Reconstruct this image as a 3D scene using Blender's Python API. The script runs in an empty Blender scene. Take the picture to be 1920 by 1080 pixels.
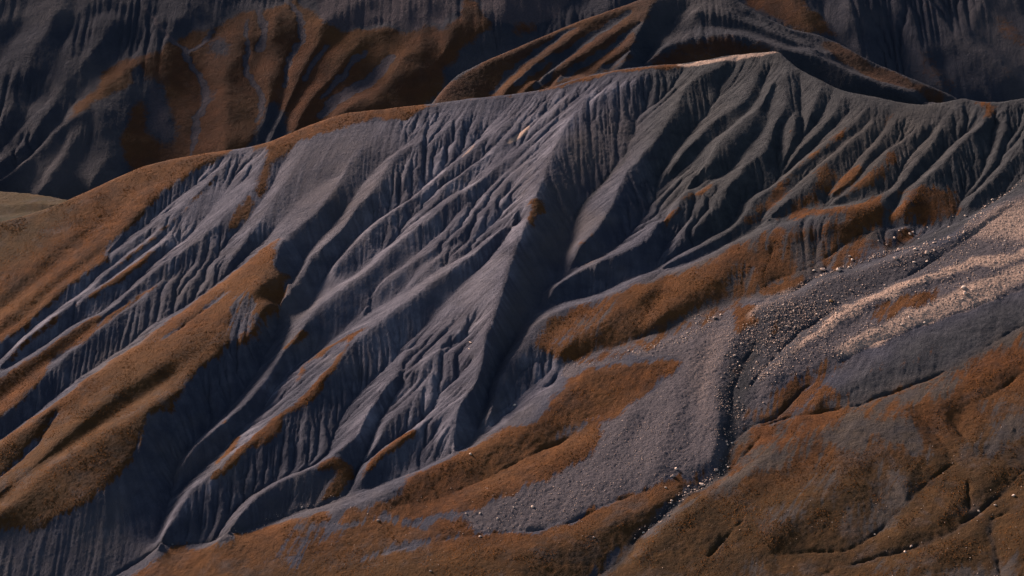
import bpy, math, random, time
import numpy as np
T0 = time.time()
random.seed(7); rng = np.random.default_rng(7)
sc = bpy.context.scene
COL = sc.collection

# ------------------------------------------------------------------ camera, sky, sun, exposure
ZC = 620.0                      # camera height above datum
PITCH = math.radians(18.0)
HF = math.radians(24.0)
cam = bpy.data.cameras.new('camera'); cam.angle = HF; cam.clip_start = 1; cam.clip_end = 9000
cam_ob = bpy.data.objects.new('camera', cam); COL.objects.link(cam_ob)
cam_ob.location = (0, 0, ZC); cam_ob.rotation_euler = (math.pi/2 - PITCH, 0, 0)
sc.camera = cam_ob

SUN_AZ = math.radians(-46)      # from +Y towards -X (sun stands to the left and behind the ridge)
SUN_EL = math.radians(24)
sdir = (math.sin(SUN_AZ)*math.cos(SUN_EL), math.cos(SUN_AZ)*math.cos(SUN_EL), math.sin(SUN_EL))
w = bpy.data.worlds.new('World'); sc.world = w; w.use_nodes = True
nt = w.node_tree
sky = nt.nodes.new('ShaderNodeTexSky'); sky.sky_type = 'NISHITA'; sky.sun_disc = False
sky.sun_elevation = SUN_EL; sky.sun_rotation = SUN_AZ
nt.links.new(sky.outputs[0], nt.nodes['Background'].inputs[0])
nt.nodes['Background'].inputs[1].default_value = 0.05
sl = bpy.data.lights.new('sun', 'SUN'); sl.energy = 5.0; sl.angle = math.radians(9); sl.color = (1.0, 0.79, 0.66)
so = bpy.data.objects.new('sun', sl); COL.objects.link(so)
from mathutils import Vector
so.rotation_euler = Vector(sdir).to_track_quat('Z', 'Y').to_euler()
sc.view_settings.view_transform = 'Standard'; sc.view_settings.look = 'None'
sc.view_settings.exposure = 1.08; sc.view_settings.gamma = 1; sc.view_settings.use_curve_mapping = False

# ------------------------------------------------------------------ viewing rays (to place traced features on the ground)
TH = math.tan(HF/2); CP, SP = math.cos(PITCH), math.sin(PITCH)
def ray(u, v):
    a = (np.asarray(u, float)-960)/960*TH; b = (540-np.asarray(v, float))/960*TH
    return a, CP + b*SP, -SP + b*CP

# ------------------------------------------------------------------ noise helpers
_tab = rng.random((256, 256)).astype(np.float32)
def vnoise(x, y, s, seed=0):
    x = x/s + seed*17.31; y = y/s + seed*9.77
    xi = np.floor(x); yi = np.floor(y); fx = x-xi; fy = y-yi
    fx = fx*fx*(3-2*fx); fy = fy*fy*(3-2*fy)
    xi = xi.astype(np.int32) & 255; yi = yi.astype(np.int32) & 255
    x1 = (xi+1) & 255; y1 = (yi+1) & 255
    a = _tab[yi, xi]*(1-fx) + _tab[yi, x1]*fx; b = _tab[y1, xi]*(1-fx) + _tab[y1, x1]*fx
    return (a*(1-fy) + b*fy)*2 - 1
def fbm(x, y, s, octv=4, seed=0, gain=0.5):
    r = 0; a = 1; t = 0
    for k in range(octv):
        r = r + a*vnoise(x, y, s, seed+k*3); t += a; a *= gain; s *= 0.48
    return r/t
def blur(a, r):
    if r <= 0: return a
    n = int(math.ceil(r*2.5)); k = np.exp(-0.5*(np.arange(-n, n+1)/r)**2); k /= k.sum()
    p = np.pad(a, ((n, n), (0, 0)), mode='edge'); o = 0
    for i, kk in enumerate(k): o = o + kk*p[i:i+a.shape[0], :]
    p = np.pad(o, ((0, 0), (n, n)), mode='edge'); o = 0
    for i, kk in enumerate(k): o = o + kk*p[:, i:i+a.shape[1]]
    return o

# ------------------------------------------------------------------ a sheet of terrain
class Patch:
    def __init__(s, x0, x1, y0, y1, d, yr, vr, slope, tilt=0.0):
        s.x0, s.y0, s.d = x0, y0, d
        s.nx = int((x1-x0)/d)+1; s.ny = int((y1-y0)/d)+1
        s.X, s.Y = np.meshgrid(x0+np.arange(s.nx)*d, y0+np.arange(s.ny)*d)
        _, ry, rz = ray(960, vr)
        s.yr = yr; s.zr = yr*rz/ry; s.m = math.tan(math.radians(slope)); s.t = tilt
        s.base = s.zr + s.m*(s.Y-s.yr) + s.t*s.X
        s.cons = []
        s.H = None
    def at(s, u, v, h=0.0):     # where the ray of a pixel meets the base plane raised by h
        rx, ry, rz = ray(u, v)
        t = (s.zr - s.m*s.yr + h)/(rz - s.m*ry - s.t*rx)
        return rx*t, ry*t, rz*t
    def line(s, h0, h1, pts, world=None):
        p = np.array(pts, float); n = len(p)
        h = np.linspace(h0, h1, n)
        x, y, _ = s.at(p[:, 0], p[:, 1], h)
        s.wline(x, y, h)
    def wline(s, x, y, h):
        n = len(x)
        tt = np.arange(n)
        # catmull-rom-ish smooth resampling
        L = np.concatenate([[0], np.cumsum(np.hypot(np.diff(x), np.diff(y)))])
        q = np.linspace(0, L[-1], max(2, int(L[-1]/(s.d*0.45))))
        xs = np.interp(q, L, x); ys = np.interp(q, L, y); hs = np.interp(q, L, h)
        k = 9
        if len(q) > 4*k:
            ker = np.hanning(2*k+3)[1:-1]; ker /= ker.sum()
            def sm(a):
                pa = np.concatenate([2*a[0]-a[k:0:-1], a, 2*a[-1]-a[-2:-k-2:-1]])
                return np.convolve(pa, ker, 'valid')
            xs, ys, hs = sm(xs), sm(ys), sm(hs)
        # gentle natural wander and uneven crest height
        wx = fbm(xs, ys, 14, 3, 5)*1.1; wy = fbm(xs, ys, 14, 3, 9)*1.1
        s.cons.append((xs+wx, ys+wy, hs + fbm(xs, ys, 12, 2, 21)*0.35))
    def back(s, pts, steps=((25, -10), (120, -62), (400, -240))):
        p = np.array(pts, float); x, y, _ = s.at(p[:, 0], p[:, 1], 0)
        for dy, dz in steps: s.wline(x, y+dy, np.full(len(x), dz - s.m*dy))
    def solve(s):
        ny, nx = s.ny, s.nx
        lev = []; f = 1
        while min(ny//f, nx//f) > 12: lev.append(f); f *= 2
        cur = None
        for f in reversed(lev):
            my, mx = (ny+f-1)//f, (nx+f-1)//f
            num = np.zeros(my*mx); den = np.zeros(my*mx)
            for xs, ys, hs in s.cons:
                i = np.round((xs-s.x0)/s.d/f).astype(int); j = np.round((ys-s.y0)/s.d/f).astype(int)
                ok = (i >= 0) & (i < mx) & (j >= 0) & (j < my)
                idx = j[ok]*mx+i[ok]
                num += np.bincount(idx, hs[ok], my*mx); den += np.bincount(idx, None, my*mx)
            fix = (den > 0).reshape(my, mx); val = (num/np.maximum(den, 1)).reshape(my, mx)
            if cur is None: cur = np.zeros((my, mx))
            else:
                jj = np.minimum(np.arange(my)/2.0, cur.shape[0]-1); ii = np.minimum(np.arange(mx)/2.0, cur.shape[1]-1)
                j0 = jj.astype(int); i0 = ii.astype(int); j1 = np.minimum(j0+1, cur.shape[0]-1); i1 = np.minimum(i0+1, cur.shape[1]-1)
                fj = (jj-j0)[:, None]; fi = (ii-i0)[None, :]
                cur = (cur[j0][:, i0]*(1-fi)+cur[j0][:, i1]*fi)*(1-fj) + (cur[j1][:, i0]*(1-fi)+cur[j1][:, i1]*fi)*fj
            cur[fix] = val[fix]
            for it in range(300 if f > 8 else (120 if f > 2 else 45)):
                p = np.pad(cur, 1, mode='edge')
                a = 0.25*(p[:-2, 1:-1]+p[2:, 1:-1]+p[1:-1, :-2]+p[1:-1, 2:])
                cur = np.where(fix, val, a)
        s.off = cur
        s.H = s.base + s.off
    def samp(s, A, x, y):
        fx = np.clip((x-s.x0)/s.d, 0, s.nx-1.001); fy = np.clip((y-s.y0)/s.d, 0, s.ny-1.001)
        i = fx.astype(int); j = fy.astype(int); a = fx-i; b = fy-j
        return (A[j, i]*(1-a)+A[j, i+1]*a)*(1-b) + (A[j+1, i]*(1-a)+A[j+1, i+1]*a)*b
    def hit(s, pts):            # where the ray of each pixel meets the finished ground
        p = np.array(pts, float).reshape(-1, 2); rx, ry, rz = ray(p[:, 0], p[:, 1])
        yy = np.arange(s.y0, s.y0+(s.ny-1)*s.d, s.d*0.7)
        t = yy[None, :]/ry[:, None]
        z = s.samp(s.H, rx[:, None]*t, yy[None, :]+0*t)
        below = (rz[:, None]*t) < z
        k = np.argmax(below, axis=1); none = ~below.any(axis=1)
        y = yy[k]; x = rx*y/ry
        bx, by, _ = s.at(p[:, 0], p[:, 1], 0)
        x = np.where(none, bx, x); y = np.where(none, by, y)
        return x, y, s.samp(s.H, x, y)
    def poly(s, pts, soft=1.0, warp=2.2, val=1.0, wsc=9):
        x, y, _ = s.hit(pts)
        m = 8
        i0 = max(0, int((x.min()-s.x0-m)/s.d)); i1 = min(s.nx, int((x.max()-s.x0+m)/s.d)+1)
        j0 = max(0, int((y.min()-s.y0-m)/s.d)); j1 = min(s.ny, int((y.max()-s.y0+m)/s.d)+1)
        M = np.zeros((s.ny, s.nx))
        if i1 <= i0 or j1 <= j0: return M
        X = s.X[j0:j1, i0:i1]; Y = s.Y[j0:j1, i0:i1]
        wx = fbm(X, Y, wsc, 4, 31)*warp; wy = fbm(X, Y, wsc, 4, 47)*warp
        PX = X+wx*1.6; PY = Y+wy*1.6
        ins = np.zeros(X.shape, bool); n = len(x)
        for k in range(n):
            xa, ya, xb, yb = x[k], y[k], x[(k+1) % n], y[(k+1) % n]
            if ya == yb: continue
            c = (ya > PY) != (yb > PY)
            ins ^= c & (PX < (xb-xa)*(PY-ya)/(yb-ya)+xa)
        M[j0:j1, i0:i1] = ins
        return blur(M, soft+1.1)*val if soft else M*val
    def strip(s, pts, wpx, soft=0.8, warp=1.2, val=1.0):
        x, y, _ = s.hit(pts)
        rad = wpx*0.5*(s.yr/1331.0)*0.31
        m = rad+6
        i0 = max(0, int((x.min()-s.x0-m)/s.d)); i1 = min(s.nx, int((x.max()-s.x0+m)/s.d)+1)
        j0 = max(0, int((y.min()-s.y0-m)/s.d)); j1 = min(s.ny, int((y.max()-s.y0+m)/s.d)+1)
        M = np.zeros((s.ny, s.nx))
        if i1 <= i0 or j1 <= j0: return M
        X = s.X[j0:j1, i0:i1]; Y = s.Y[j0:j1, i0:i1]
        D = np.full(X.shape, 1e9)
        L = np.concatenate([[0], np.cumsum(np.hypot(np.diff(x), np.diff(y)))])
        n = len(x)
        PX = X+fbm(X, Y, 7, 4, 31)*warp*1.5; PY = Y+fbm(X, Y, 7, 4, 47)*warp*1.5
        for k in range(n-1):
            dx, dy = x[k+1]-x[k], y[k+1]-y[k]; l2 = dx*dx+dy*dy+1e-6
            t = np.clip(((PX-x[k])*dx+(PY-y[k])*dy)/l2, 0, 1)
            tl = (L[k]+t*(L[k+1]-L[k]))/L[-1]
            r = np.hypot(PX-x[k]-t*dx, PY-y[k]-t*dy)/(0.35+0.65*np.sqrt(np.clip(4*tl*(1-tl), 0, 1)))
            D = np.minimum(D, r)
        M[j0:j1, i0:i1] = np.clip((rad-D)/max(rad*0.35, s.d)+0.5, 0, 1)
        return blur(M, soft)*val
    # water carves the sheet: drainage, incision, creep
    def carve(s, mask, n=24, K=0.02, D=0.08, cap=0.5, amax=150, rough=.5, f=2, seed=1):
        ny, nx = s.H.shape; my, mx = ny//f, nx//f
        C = s.H[:my*f, :mx*f].reshape(my, f, mx, f).mean((1, 3)); m = mask[:my*f, :mx*f].reshape(my, f, mx, f).mean((1, 3))
        t = object.__new__(Patch); t.d = s.d*f; t.H = C + rough*m*blur(np.random.default_rng(seed).normal(0, 1, C.shape), .8); t.ny, t.nx = my, mx
        t.erode(m, n, K, D, cap, amax); dH = t.H - C
        jj = np.clip((np.arange(ny)-(f-1)/2)/f, 0, my-1.001); ii = np.clip((np.arange(nx)-(f-1)/2)/f, 0, mx-1.001)
        j0 = jj.astype(int); i0 = ii.astype(int); a = (jj-j0)[:, None]; b = (ii-i0)[None, :]
        up = (dH[j0][:, i0]*(1-b)+dH[j0][:, i0+1]*b)*(1-a) + (dH[j0+1][:, i0]*(1-b)+dH[j0+1][:, i0+1]*b)*a
        s.H = s.H + up
    def erode(s, mask, n=12, K=0.02, D=0.06, cap=0.4, amax=900):
        rg = np.random.default_rng(99)
        H = s.H; ny, nx = H.shape; idx = np.arange(ny*nx).reshape(ny, nx)
        for it in range(n):
            P = np.pad(H, 1, mode='constant', constant_values=1e9)
            best = np.zeros_like(H); rec = idx.copy()
            for dj, di, L in ((0, 1, 1), (0, -1, 1), (1, 0, 1), (-1, 0, 1), (1, 1, 1.414), (1, -1, 1.414), (-1, 1, 1.414), (-1, -1, 1.414)):
                q = (H-P[1+dj:1+dj+ny, 1+di:1+di+nx])/(L*s.d)*(1+.35*(rg.random((ny, nx), dtype=np.float32)-.5))
                b = q > best
                best = np.where(b, q, best); rec = np.where(b, idx+dj*nx+di, rec)
            r = rec.ravel(); A = np.ones(ny*nx); self_ = r == idx.ravel(); ptr = r.copy(); act = ~self_
            for k in range(9):
                add = np.bincount(ptr[act], A[act], ny*nx)
                nptr = ptr[ptr]; nact = act & act[ptr]
                A = A+add; ptr = nptr; act = nact
            A = A.reshape(ny, nx)
            drop = H - H.ravel()[r].reshape(ny, nx)
            e = np.minimum(K*np.minimum(A, amax)**0.5*best, drop*cap)
            H = H - e*mask
            p = np.pad(H, 1, mode='edge')
            H = H + D*(p[:-2, 1:-1]+p[2:, 1:-1]+p[1:-1, :-2]+p[1:-1, 2:]-4*H)
        s.H = H; s.A = A
    def lic(s, n=22, seed=3, step=1.0, grain=0):
        G = blur(s.H, 2.0); gy, gx = np.gradient(G, s.d); g = np.hypot(gx, gy)+1e-4; gx /= g; gy /= g
        R = np.random.default_rng(seed).random(G.shape)-0.5
        if grain: R = blur(R, grain); R /= R.std()
        I, J = np.meshgrid(np.arange(s.nx, dtype=float), np.arange(s.ny, dtype=float))
        acc = R.copy()
        for sg in (1, -1):
            i, j = I.copy(), J.copy()
            for k in range(n):
                a = np.clip(np.round(i), 0, s.nx-1).astype(int); b = np.clip(np.round(j), 0, s.ny-1).astype(int)
                i = np.clip(i+sg*step*gx[b, a], 0, s.nx-1.01); j = np.clip(j+sg*step*gy[b, a], 0, s.ny-1.01)
                i0 = i.astype(int); j0 = j.astype(int); fa = i-i0; fb = j-j0
                acc += (R[j0, i0]*(1-fa)+R[j0, i0+1]*fa)*(1-fb)+(R[j0+1, i0]*(1-fa)+R[j0+1, i0+1]*fa)*fb
        return acc/acc.std()

# ================================================================== MAIN MOUNTAIN: traced crests and gullies
M = Patch(-400, 400, 1030, 1730, 0.75, 1331, 540, 22, 0.15)
SKY = [(-160,455),(-80,435),(0,415),(60,400),(130,372),(200,340),(265,310),(330,296),(400,285),(450,278),(500,268),(540,250),(590,228),(640,212),(700,203),(760,197),(830,190),(880,183),(900,181),(960,176),(1010,168),(1050,155),(1100,141),(1160,127),(1220,122),(1280,117),(1340,108),(1400,100),(1440,94),(1465,91),(1478,110),(1500,128),(1540,148),(1580,167),(1640,180),(1700,193),(1740,195),(1780,187),(1805,180),(1830,190),(1870,193),(1920,182),(2000,172),(2100,165)]
M.line(0, 0, SKY); M.back(SKY)
creases = []
def R_(h0, h1, *p):
    u, v = np.mean([q[0] for q in p]), np.mean([q[1] for q in p])
    k = 1.15 if v < 560 + max(0, (1250-u))*.33 - max(0, u-1250)*.25 else .7
    if u > 1380 and v > 440 and v < 700: k = .55
    M.line(h0*k, h1*k, list(p))
    if h0 < 0 and k < 1 and h1 <= -1: creases.append(len(M.cons)-1)
# central ridge and the gully on its right
R_(1,3,(1230,137),(1219,141),(1187,152),(1150,166),(1112,182),(1092,202),(1072,222),(1057,242))
R_(3,8,(1057,242),(1047,265),(1032,295),(1020,325),(1010,350),(1000,370),(990,398),(982,427),(970,457),(957,495),(945,535),(935,570),(925,612),(915,650),(907,682),(890,710))
R_(2.2,6.8,(1035,245),(1008,300),(983,350),(963,400),(950,450),(935,500),(920,550),(903,605),(890,650))
R_(8,2,(890,710),(875,730),(862,760),(855,780),(852,820),(848,843))
R_(-1,-4,(1282,127),(1272,142),(1257,167),(1235,182),(1215,197),(1197,215),(1192,240),(1190,260),(1172,285),(1162,305),(1140,330),(1122,347))
R_(-4,-7,(1122,347),(1100,370),(1083,395),(1074,425),(1072,450),(1058,475),(1048,500),(1040,530),(1022,548),(1018,565),(1008,585))
R_(-7,-7,(1008,585),(985,598),(972,625),(952,660),(937,680),(920,707),(915,745),(912,770),(895,810),(870,832),(855,846))
# right half spurs
R_(1,2,(1362,117),(1332,132),(1292,150),(1277,175),(1267,202),(1252,227),(1232,255),(1225,265),(1207,282),(1197,300),(1175,318),(1164,340),(1150,375),(1135,405),(1118,430),(1090,455),(1078,472))
R_(-2,-5,(1365,135),(1350,155),(1345,180),(1325,212),(1300,242),(1285,257),(1262,287),(1250,310),(1235,325),(1222,355),(1215,380),(1192,420),(1165,452),(1133,477),(1107,487),(1080,497),(1050,523),(1024,548))
R_(0,1,(1437,104),(1425,130),(1412,165),(1400,187),(1362,210),(1325,235),(1300,262),(1275,290),(1255,312))
R_(-1,-4,(1442,125),(1430,165),(1418,190),(1400,212),(1370,240),(1325,270),(1300,292),(1275,310),(1255,328),(1238,345),(1224,360))
R_(1,3,(1450,150),(1430,190),(1408,212),(1392,222),(1370,245),(1345,272),(1325,300),(1305,325),(1285,350),(1265,375))
R_(3,0,(1265,375),(1245,400),(1232,420),(1220,440),(1205,455),(1185,465),(1160,475),(1117,490),(1073,512),(1040,535),(1030,550))
R_(-1,-2.5,(1450,165),(1436,187),(1433,205),(1440,225),(1440,237),(1412,255),(1385,287),(1370,312),(1345,332),(1320,347),(1297,359))
R_(-2.5,-6,(1297,359),(1275,369),(1258,383),(1248,402),(1243,425),(1244,445),(1239,480),(1207,500),(1185,517),(1160,530),(1130,543),(1087,557),(1050,563),(1025,572),(1010,585))
R_(-.5,-2,(1345,262),(1325,300),(1310,330),(1298,357))
R_(1,0,(1410,218),(1405,245),(1387,264),(1370,287),(1350,312),(1330,332),(1305,353))
R_(0,2.5,(1466,100),(1470,130),(1475,175),(1470,205),(1457,225),(1449,245),(1447,262),(1440,280),(1415,295),(1392,312),(1385,327),(1367,345),(1362,370))
R_(2.5,-2,(1362,370),(1343,400),(1310,428),(1275,455),(1250,478))
R_(-1.5,-5,(1500,140),(1502,175),(1502,205),(1505,230),(1506,257),(1495,275),(1477,295),(1468,315),(1466,332),(1440,348),(1400,370),(1386,380),(1383,400),(1373,417),(1360,427),(1332,440),(1310,452),(1285,467),(1255,485),(1215,510),(1185,522),(1165,530))
R_(-1,-4,(1492,205),(1476,225),(1460,245),(1453,267),(1460,297),(1466,325))
R_(1,-1,(1489,212),(1488,250),(1480,278),(1470,300))
R_(0.5,0,(1542,152),(1530,182),(1520,210),(1512,238))
R_(-1,-2.5,(1562,170),(1547,203),(1532,225),(1510,253))
R_(0.5,-1,(1585,170),(1562,213),(1540,238),(1517,260),(1500,280),(1478,308))
R_(-.5,-4,(1600,200),(1572,222),(1565,232),(1547,252),(1530,270),(1520,285),(1495,302),(1470,328))
R_(1,-.5,(1625,200),(1590,242),(1560,260),(1530,283),(1510,300),(1485,318),(1455,340),(1430,362),(1408,380),(1395,400),(1384,418),(1350,442),(1290,472),(1240,498),(1190,522))
R_(-.5,-4,(1630,225),(1600,252),(1565,277),(1535,297),(1507,320),(1485,337),(1470,357),(1453,380),(1437,395),(1425,415),(1412,424),(1397,438),(1370,452),(1347,465),(1315,478),(1277,497),(1247,507),(1210,516),(1165,529))
R_(0,1,(1680,190),(1662,205),(1647,222),(1625,240),(1602,257),(1590,270),(1573,284),(1547,302),(1530,325),(1510,350),(1480,372),(1455,392),(1440,405))
R_(-.5,-3,(1690,200),(1667,215),(1658,242),(1630,272),(1612,292),(1595,315),(1580,335),(1552,357),(1540,377),(1525,390),(1490,397),(1455,409),(1425,423))
R_(0,0,(1705,200),(1682,222),(1665,245),(1645,270),(1627,293),(1613,315),(1603,330),(1578,347),(1557,366))
R_(-.5,-3,(1700,225),(1680,258),(1665,273),(1640,297),(1625,314),(1612,334),(1600,347),(1577,361),(1550,378),(1540,385))
R_(0,0,(1787,192),(1755,227),(1737,240),(1690,266),(1667,277),(1655,298),(1635,318),(1615,340),(1595,356),(1565,373))
R_(-.5,-3,(1760,232),(1740,245),(1732,257),(1710,287),(1692,312),(1682,337),(1665,352),(1640,368),(1600,379),(1578,386),(1552,390))
R_(0.5,0,(1805,190),(1775,225),(1752,262),(1735,285),(1710,315),(1697,333),(1682,352),(1660,368))
R_(-1,-4,(1827,235),(1800,252),(1775,275),(1762,290),(1740,312),(1715,336),(1696,352),(1685,376),(1679,392),(1662,410),(1648,424),(1632,430))
R_(1.5,1,(1878,203),(1850,222),(1835,235),(1805,262),(1787,280),(1765,303),(1742,325),(1715,348),(1700,365),(1695,385))
R_(-2,-5,(1868,212),(1862,240),(1860,262),(1850,297),(1840,325),(1822,350),(1805,370),(1800,390),(1785,405),(1740,414),(1702,424),(1670,432))
R_(0,-2,(1890,200),(1880,240),(1868,280),(1850,315),(1832,340))
R_(-1,-3,(1915,220),(1902,240),(1885,267),(1875,295),(1862,322),(1840,342),(1818,362))
R_(0,-1,(1990,210),(1960,240),(1915,277),(1890,300),(1870,325),(1840,355),(1815,377))
R_(-2,-5,(1990,270),(1950,295),(1902,325),(1890,345),(1865,367),(1840,386),(1815,403),(1790,413),(1740,432),(1700,445),(1673,473))
# orange shoulder and the streams at the mountain's foot
R_(0,2,(1460,412),(1397,448),(1345,475),(1315,490),(1247,520),(1173,541),(1117,561),(1073,573),(1033,588),(1003,608),(978,640),(955,672),(935,705),(928,740),(915,775))
R_(1,1,(1640,392),(1600,388),(1560,400),(1522,412),(1490,416),(1455,428),(1430,434),(1405,446))
R_(-.5,-1.5,(1600,383),(1547,394),(1510,401),(1485,408),(1460,418),(1424,427))
R_(2,2.5,(1600,412),(1560,420),(1520,428),(1480,440),(1440,452),(1400,470),(1340,495),(1300,515),(1262,540))
R_(-4,-5,(1700,424),(1660,432),(1632,431),(1605,438),(1585,452),(1565,470),(1545,485),(1520,500),(1482,513),(1450,525),(1430,542),(1413,552))
R_(-.5,-2,(1447,460),(1442,487),(1432,505),(1430,528))
R_(0,-2,(1277,510),(1245,528),(1233,553),(1213,587),(1193,620),(1185,636))
R_(2.5,1,(1225,540),(1190,565),(1150,590),(1110,615),(1070,640),(1050,660))
R_(0,-1,(1120,570),(1073,590),(1030,630))
R_(2,1,(1350,520),(1300,545),(1255,575),(1215,610))
R_(-3.5,-4.5,(1760,440),(1700,464),(1673,475),(1630,492),(1597,500),(1547,511),(1513,527),(1487,547),(1453,555),(1413,554),(1380,561),(1347,574),(1313,584),(1278,598),(1240,620),(1190,637),(1153,650),(1107,661),(1073,674),(1047,695),(1033,719),(1010,730),(973,757),(940,778),(913,804),(890,822),(873,840),(855,850))
R_(-5,-10,(855,850),(840,855),(790,878),(755,893),(715,905),(680,917),(650,925),(600,948),(560,954),(517,970),(467,997),(400,1013),(333,1020),(283,1035),(260,1050),(213,1077),(150,1110),(60,1160))
# slabs between the centre gully and the stream
R_(-1,-1,(1045,670),(1000,672),(980,690),(958,720),(935,757),(918,785))
R_(-4,-5,(1020,700),(995,725),(965,745),(940,765),(915,795),(903,812))
# second orange tongue + grey fan
R_(0,2,(1290,677),(1220,683),(1150,692),(1100,703),(1062,732),(1040,757),(1000,788),(950,812))
R_(2,0,(950,812),(880,850),(820,870),(780,886),(750,912),(700,935),(620,960),(530,982))
R_(-2,-3,(1200,725),(1150,765),(1125,783),(1090,803),(1050,828),(980,860),(900,900),(820,935),(740,950))
R_(0,1,(1110,820),(1060,850),(1000,885),(930,915),(880,935))
R_(0,1.6,(1430,570),(1400,600),(1375,630),(1358,675),(1348,710),(1346,750),(1348,790),(1342,830),(1336,862))
R_(0,2.5,(1300,640),(1290,700),(1270,760),(1250,820),(1230,870))
R_(-1,0,(1335,640),(1318,710),(1300,780),(1295,840),(1280,880))
R_(-.5,0,(1220,760),(1195,810),(1170,860),(1150,900))
R_(1,0,(1190,770),(1160,820),(1130,870),(1100,920))
R_(-.7,-1.5,(1250,905),(1150,940),(1050,985),(940,998),(873,1004),(807,1014),(740,1031),(673,1054),(600,1090))
R_(1,1,(1300,915),(1230,945),(1150,980),(1050,1020),(930,1040),(800,1065),(700,1090))
R_(-2,-6,(1560,700),(1510,727),(1480,755),(1460,780),(1403,802),(1367,832),(1357,877),(1313,918),(1273,940),(1240,974),(1190,1014),(1173,1047),(1123,1075),(1060,1110))
R_(-1,-3,(1420,640),(1395,680),(1375,730),(1372,780),(1365,830))
# right scree apron
R_(2,2,(2000,440),(1913,477),(1830,493),(1780,507),(1730,523),(1680,540),(1630,560),(1580,587),(1540,617),(1487,660),(1440,710))
R_(-1,-2,(1890,390),(1820,440),(1760,480),(1700,520),(1640,545),(1580,570),(1500,620),(1450,670),(1410,720))
R_(1,0,(1960,370),(1880,385),(1810,435),(1740,466),(1690,480),(1620,505),(1540,530),(1480,560),(1430,590))
R_(0,-.5,(1800,530),(1720,548),(1660,570),(1610,600),(1570,640))
R_(2,1,(1780,540),(1720,562),(1665,585),(1630,605))
R_(1.5,1,(2000,500),(1900,510),(1800,553),(1700,600),(1620,630),(1560,658))
R_(-.5,-1,(2000,525),(1920,540),(1820,580),(1740,602),(1697,624),(1647,638),(1590,668),(1540,700))
R_(.5,.5,(2000,560),(1900,585),(1800,625),(1730,660),(1660,690),(1590,720),(1530,760))
R_(-.5,-1.5,(2000,590),(1913,612),(1860,643),(1827,670),(1780,690),(1720,717),(1673,735),(1613,757),(1547,772),(1480,781),(1420,798))
# lower right hummocks
R_(1,2,(2000,650),(1920,680),(1850,700),(1800,720),(1760,745),(1690,767))
R_(2,1,(1690,767),(1713,793),(1740,823),(1765,855))
R_(-1,-3,(1712,765),(1735,790),(1760,822),(1782,852),(1790,868))
R_(2,1,(1745,735),(1762,750),(1768,790),(1800,832),(1830,850))
R_(-.5,-3,(1920,700),(1860,740),(1800,770),(1782,790),(1805,822))
R_(-1,-3,(1850,850),(1790,868),(1760,890),(1730,912),(1702,934),(1690,955),(1663,984),(1613,1018),(1580,1031),(1513,1033),(1450,1040))
R_(-1,-3,(2000,840),(1960,860),(1913,887),(1853,947),(1813,974),(1780,1001),(1730,1018),(1680,1038),(1613,1051),(1563,1064),(1530,1085),(1480,1120))
R_(3,2,(1600,800),(1620,830),(1643,843),(1673,880),(1698,925))
R_(-.5,-1.5,(1640,865),(1665,895),(1690,935))
R_(1,1,(1870,880),(1820,920),(1770,960),(1720,990),(1660,1010))
R_(1,2,(1560,800),(1500,820),(1450,845),(1400,880),(1345,912),(1290,955),(1240,995),(1200,1040))
R_(-1,-4,(1440,800),(1428,812),(1407,838),(1383,867),(1358,893))
R_(-.5,-1,(1550,850),(1480,890),(1430,930),(1390,975),(1330,1040))
R_(3,2,(1600,900),(1540,930),(1480,975),(1440,1010))
R_(-.5,-2,(1413,980),(1433,1020),(1440,1050))
R_(-.5,-2,(1350,1000),(1360,1013),(1393,1057),(1410,1090))
R_(-.5,-2,(1813,900),(1817,953))
R_(-.5,-3,(1900,955),(1860,973),(1857,1000),(1867,1037),(1873,1070),(1885,1110))
R_(1.5,1.5,(1950,980),(1900,1010),(1895,1060),(1900,1110))
R_(1,1,(1840,985),(1780,1030),(1700,1060),(1640,1090))
R_(1,1,(1950,760),(1900,800),(1850,830))
# middle-left spurs (down-left of the skyline hump)
R_(0,1,(890,183),(878,200),(862,222),(840,237),(812,252),(790,265),(772,270),(750,280),(732,300),(722,317),(710,340),(695,360),(675,377),(662,397))
R_(1,1,(662,397),(640,430),(610,455),(585,475),(562,508),(550,545))
R_(-1,-5,(965,185),(940,210),(912,242),(887,267),(870,284),(840,306),(825,323),(805,341),(780,361),(750,383),(725,397),(700,415),(680,433),(650,460),(622,500),(597,540),(572,585))
R_(0,0,(935,235),(892,269),(870,290),(837,312),(815,332),(790,352),(770,367),(745,387),(715,409),(685,432),(660,457),(635,485),(623,499))
R_(-1,-3.5,(915,290),(880,312),(832,345),(815,360),(780,385),(763,410),(737,450),(710,475),(685,503),(665,517),(640,530),(600,560))
R_(.5,0,(992,234),(945,262),(925,283),(880,308),(850,333),(820,352))
R_(-.3,-1.5,(985,262),(935,285),(900,312),(870,338),(845,362),(820,380))
R_(.5,2,(975,285),(940,305),(915,325),(890,342),(865,357),(850,372),(825,388),(813,402),(785,420),(750,447),(730,465),(710,485),(685,507),(665,522),(642,540),(610,560),(585,587),(565,612))
R_(2,0,(565,612),(550,640),(537,652),(517,685),(495,715),(475,740),(435,778),(395,807),(362,833),(337,866))
R_(-.5,-2,(960,312),(925,335),(905,350),(890,367),(870,385),(845,407),(825,425),(810,443),(797,461),(780,480),(755,500),(722,521))
R_(-2,-6,(722,521),(705,547),(692,570),(675,588),(655,602),(642,623),(617,636),(587,648),(575,662),(542,688),(515,714),(500,747),(485,775),(455,792),(430,825),(400,855),(370,885),(345,905),(328,925))
R_(0,0,(960,350),(925,390),(892,415),(855,442),(822,460),(790,480),(772,492),(745,507),(722,522),(710,535),(695,555),(680,578))
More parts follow.
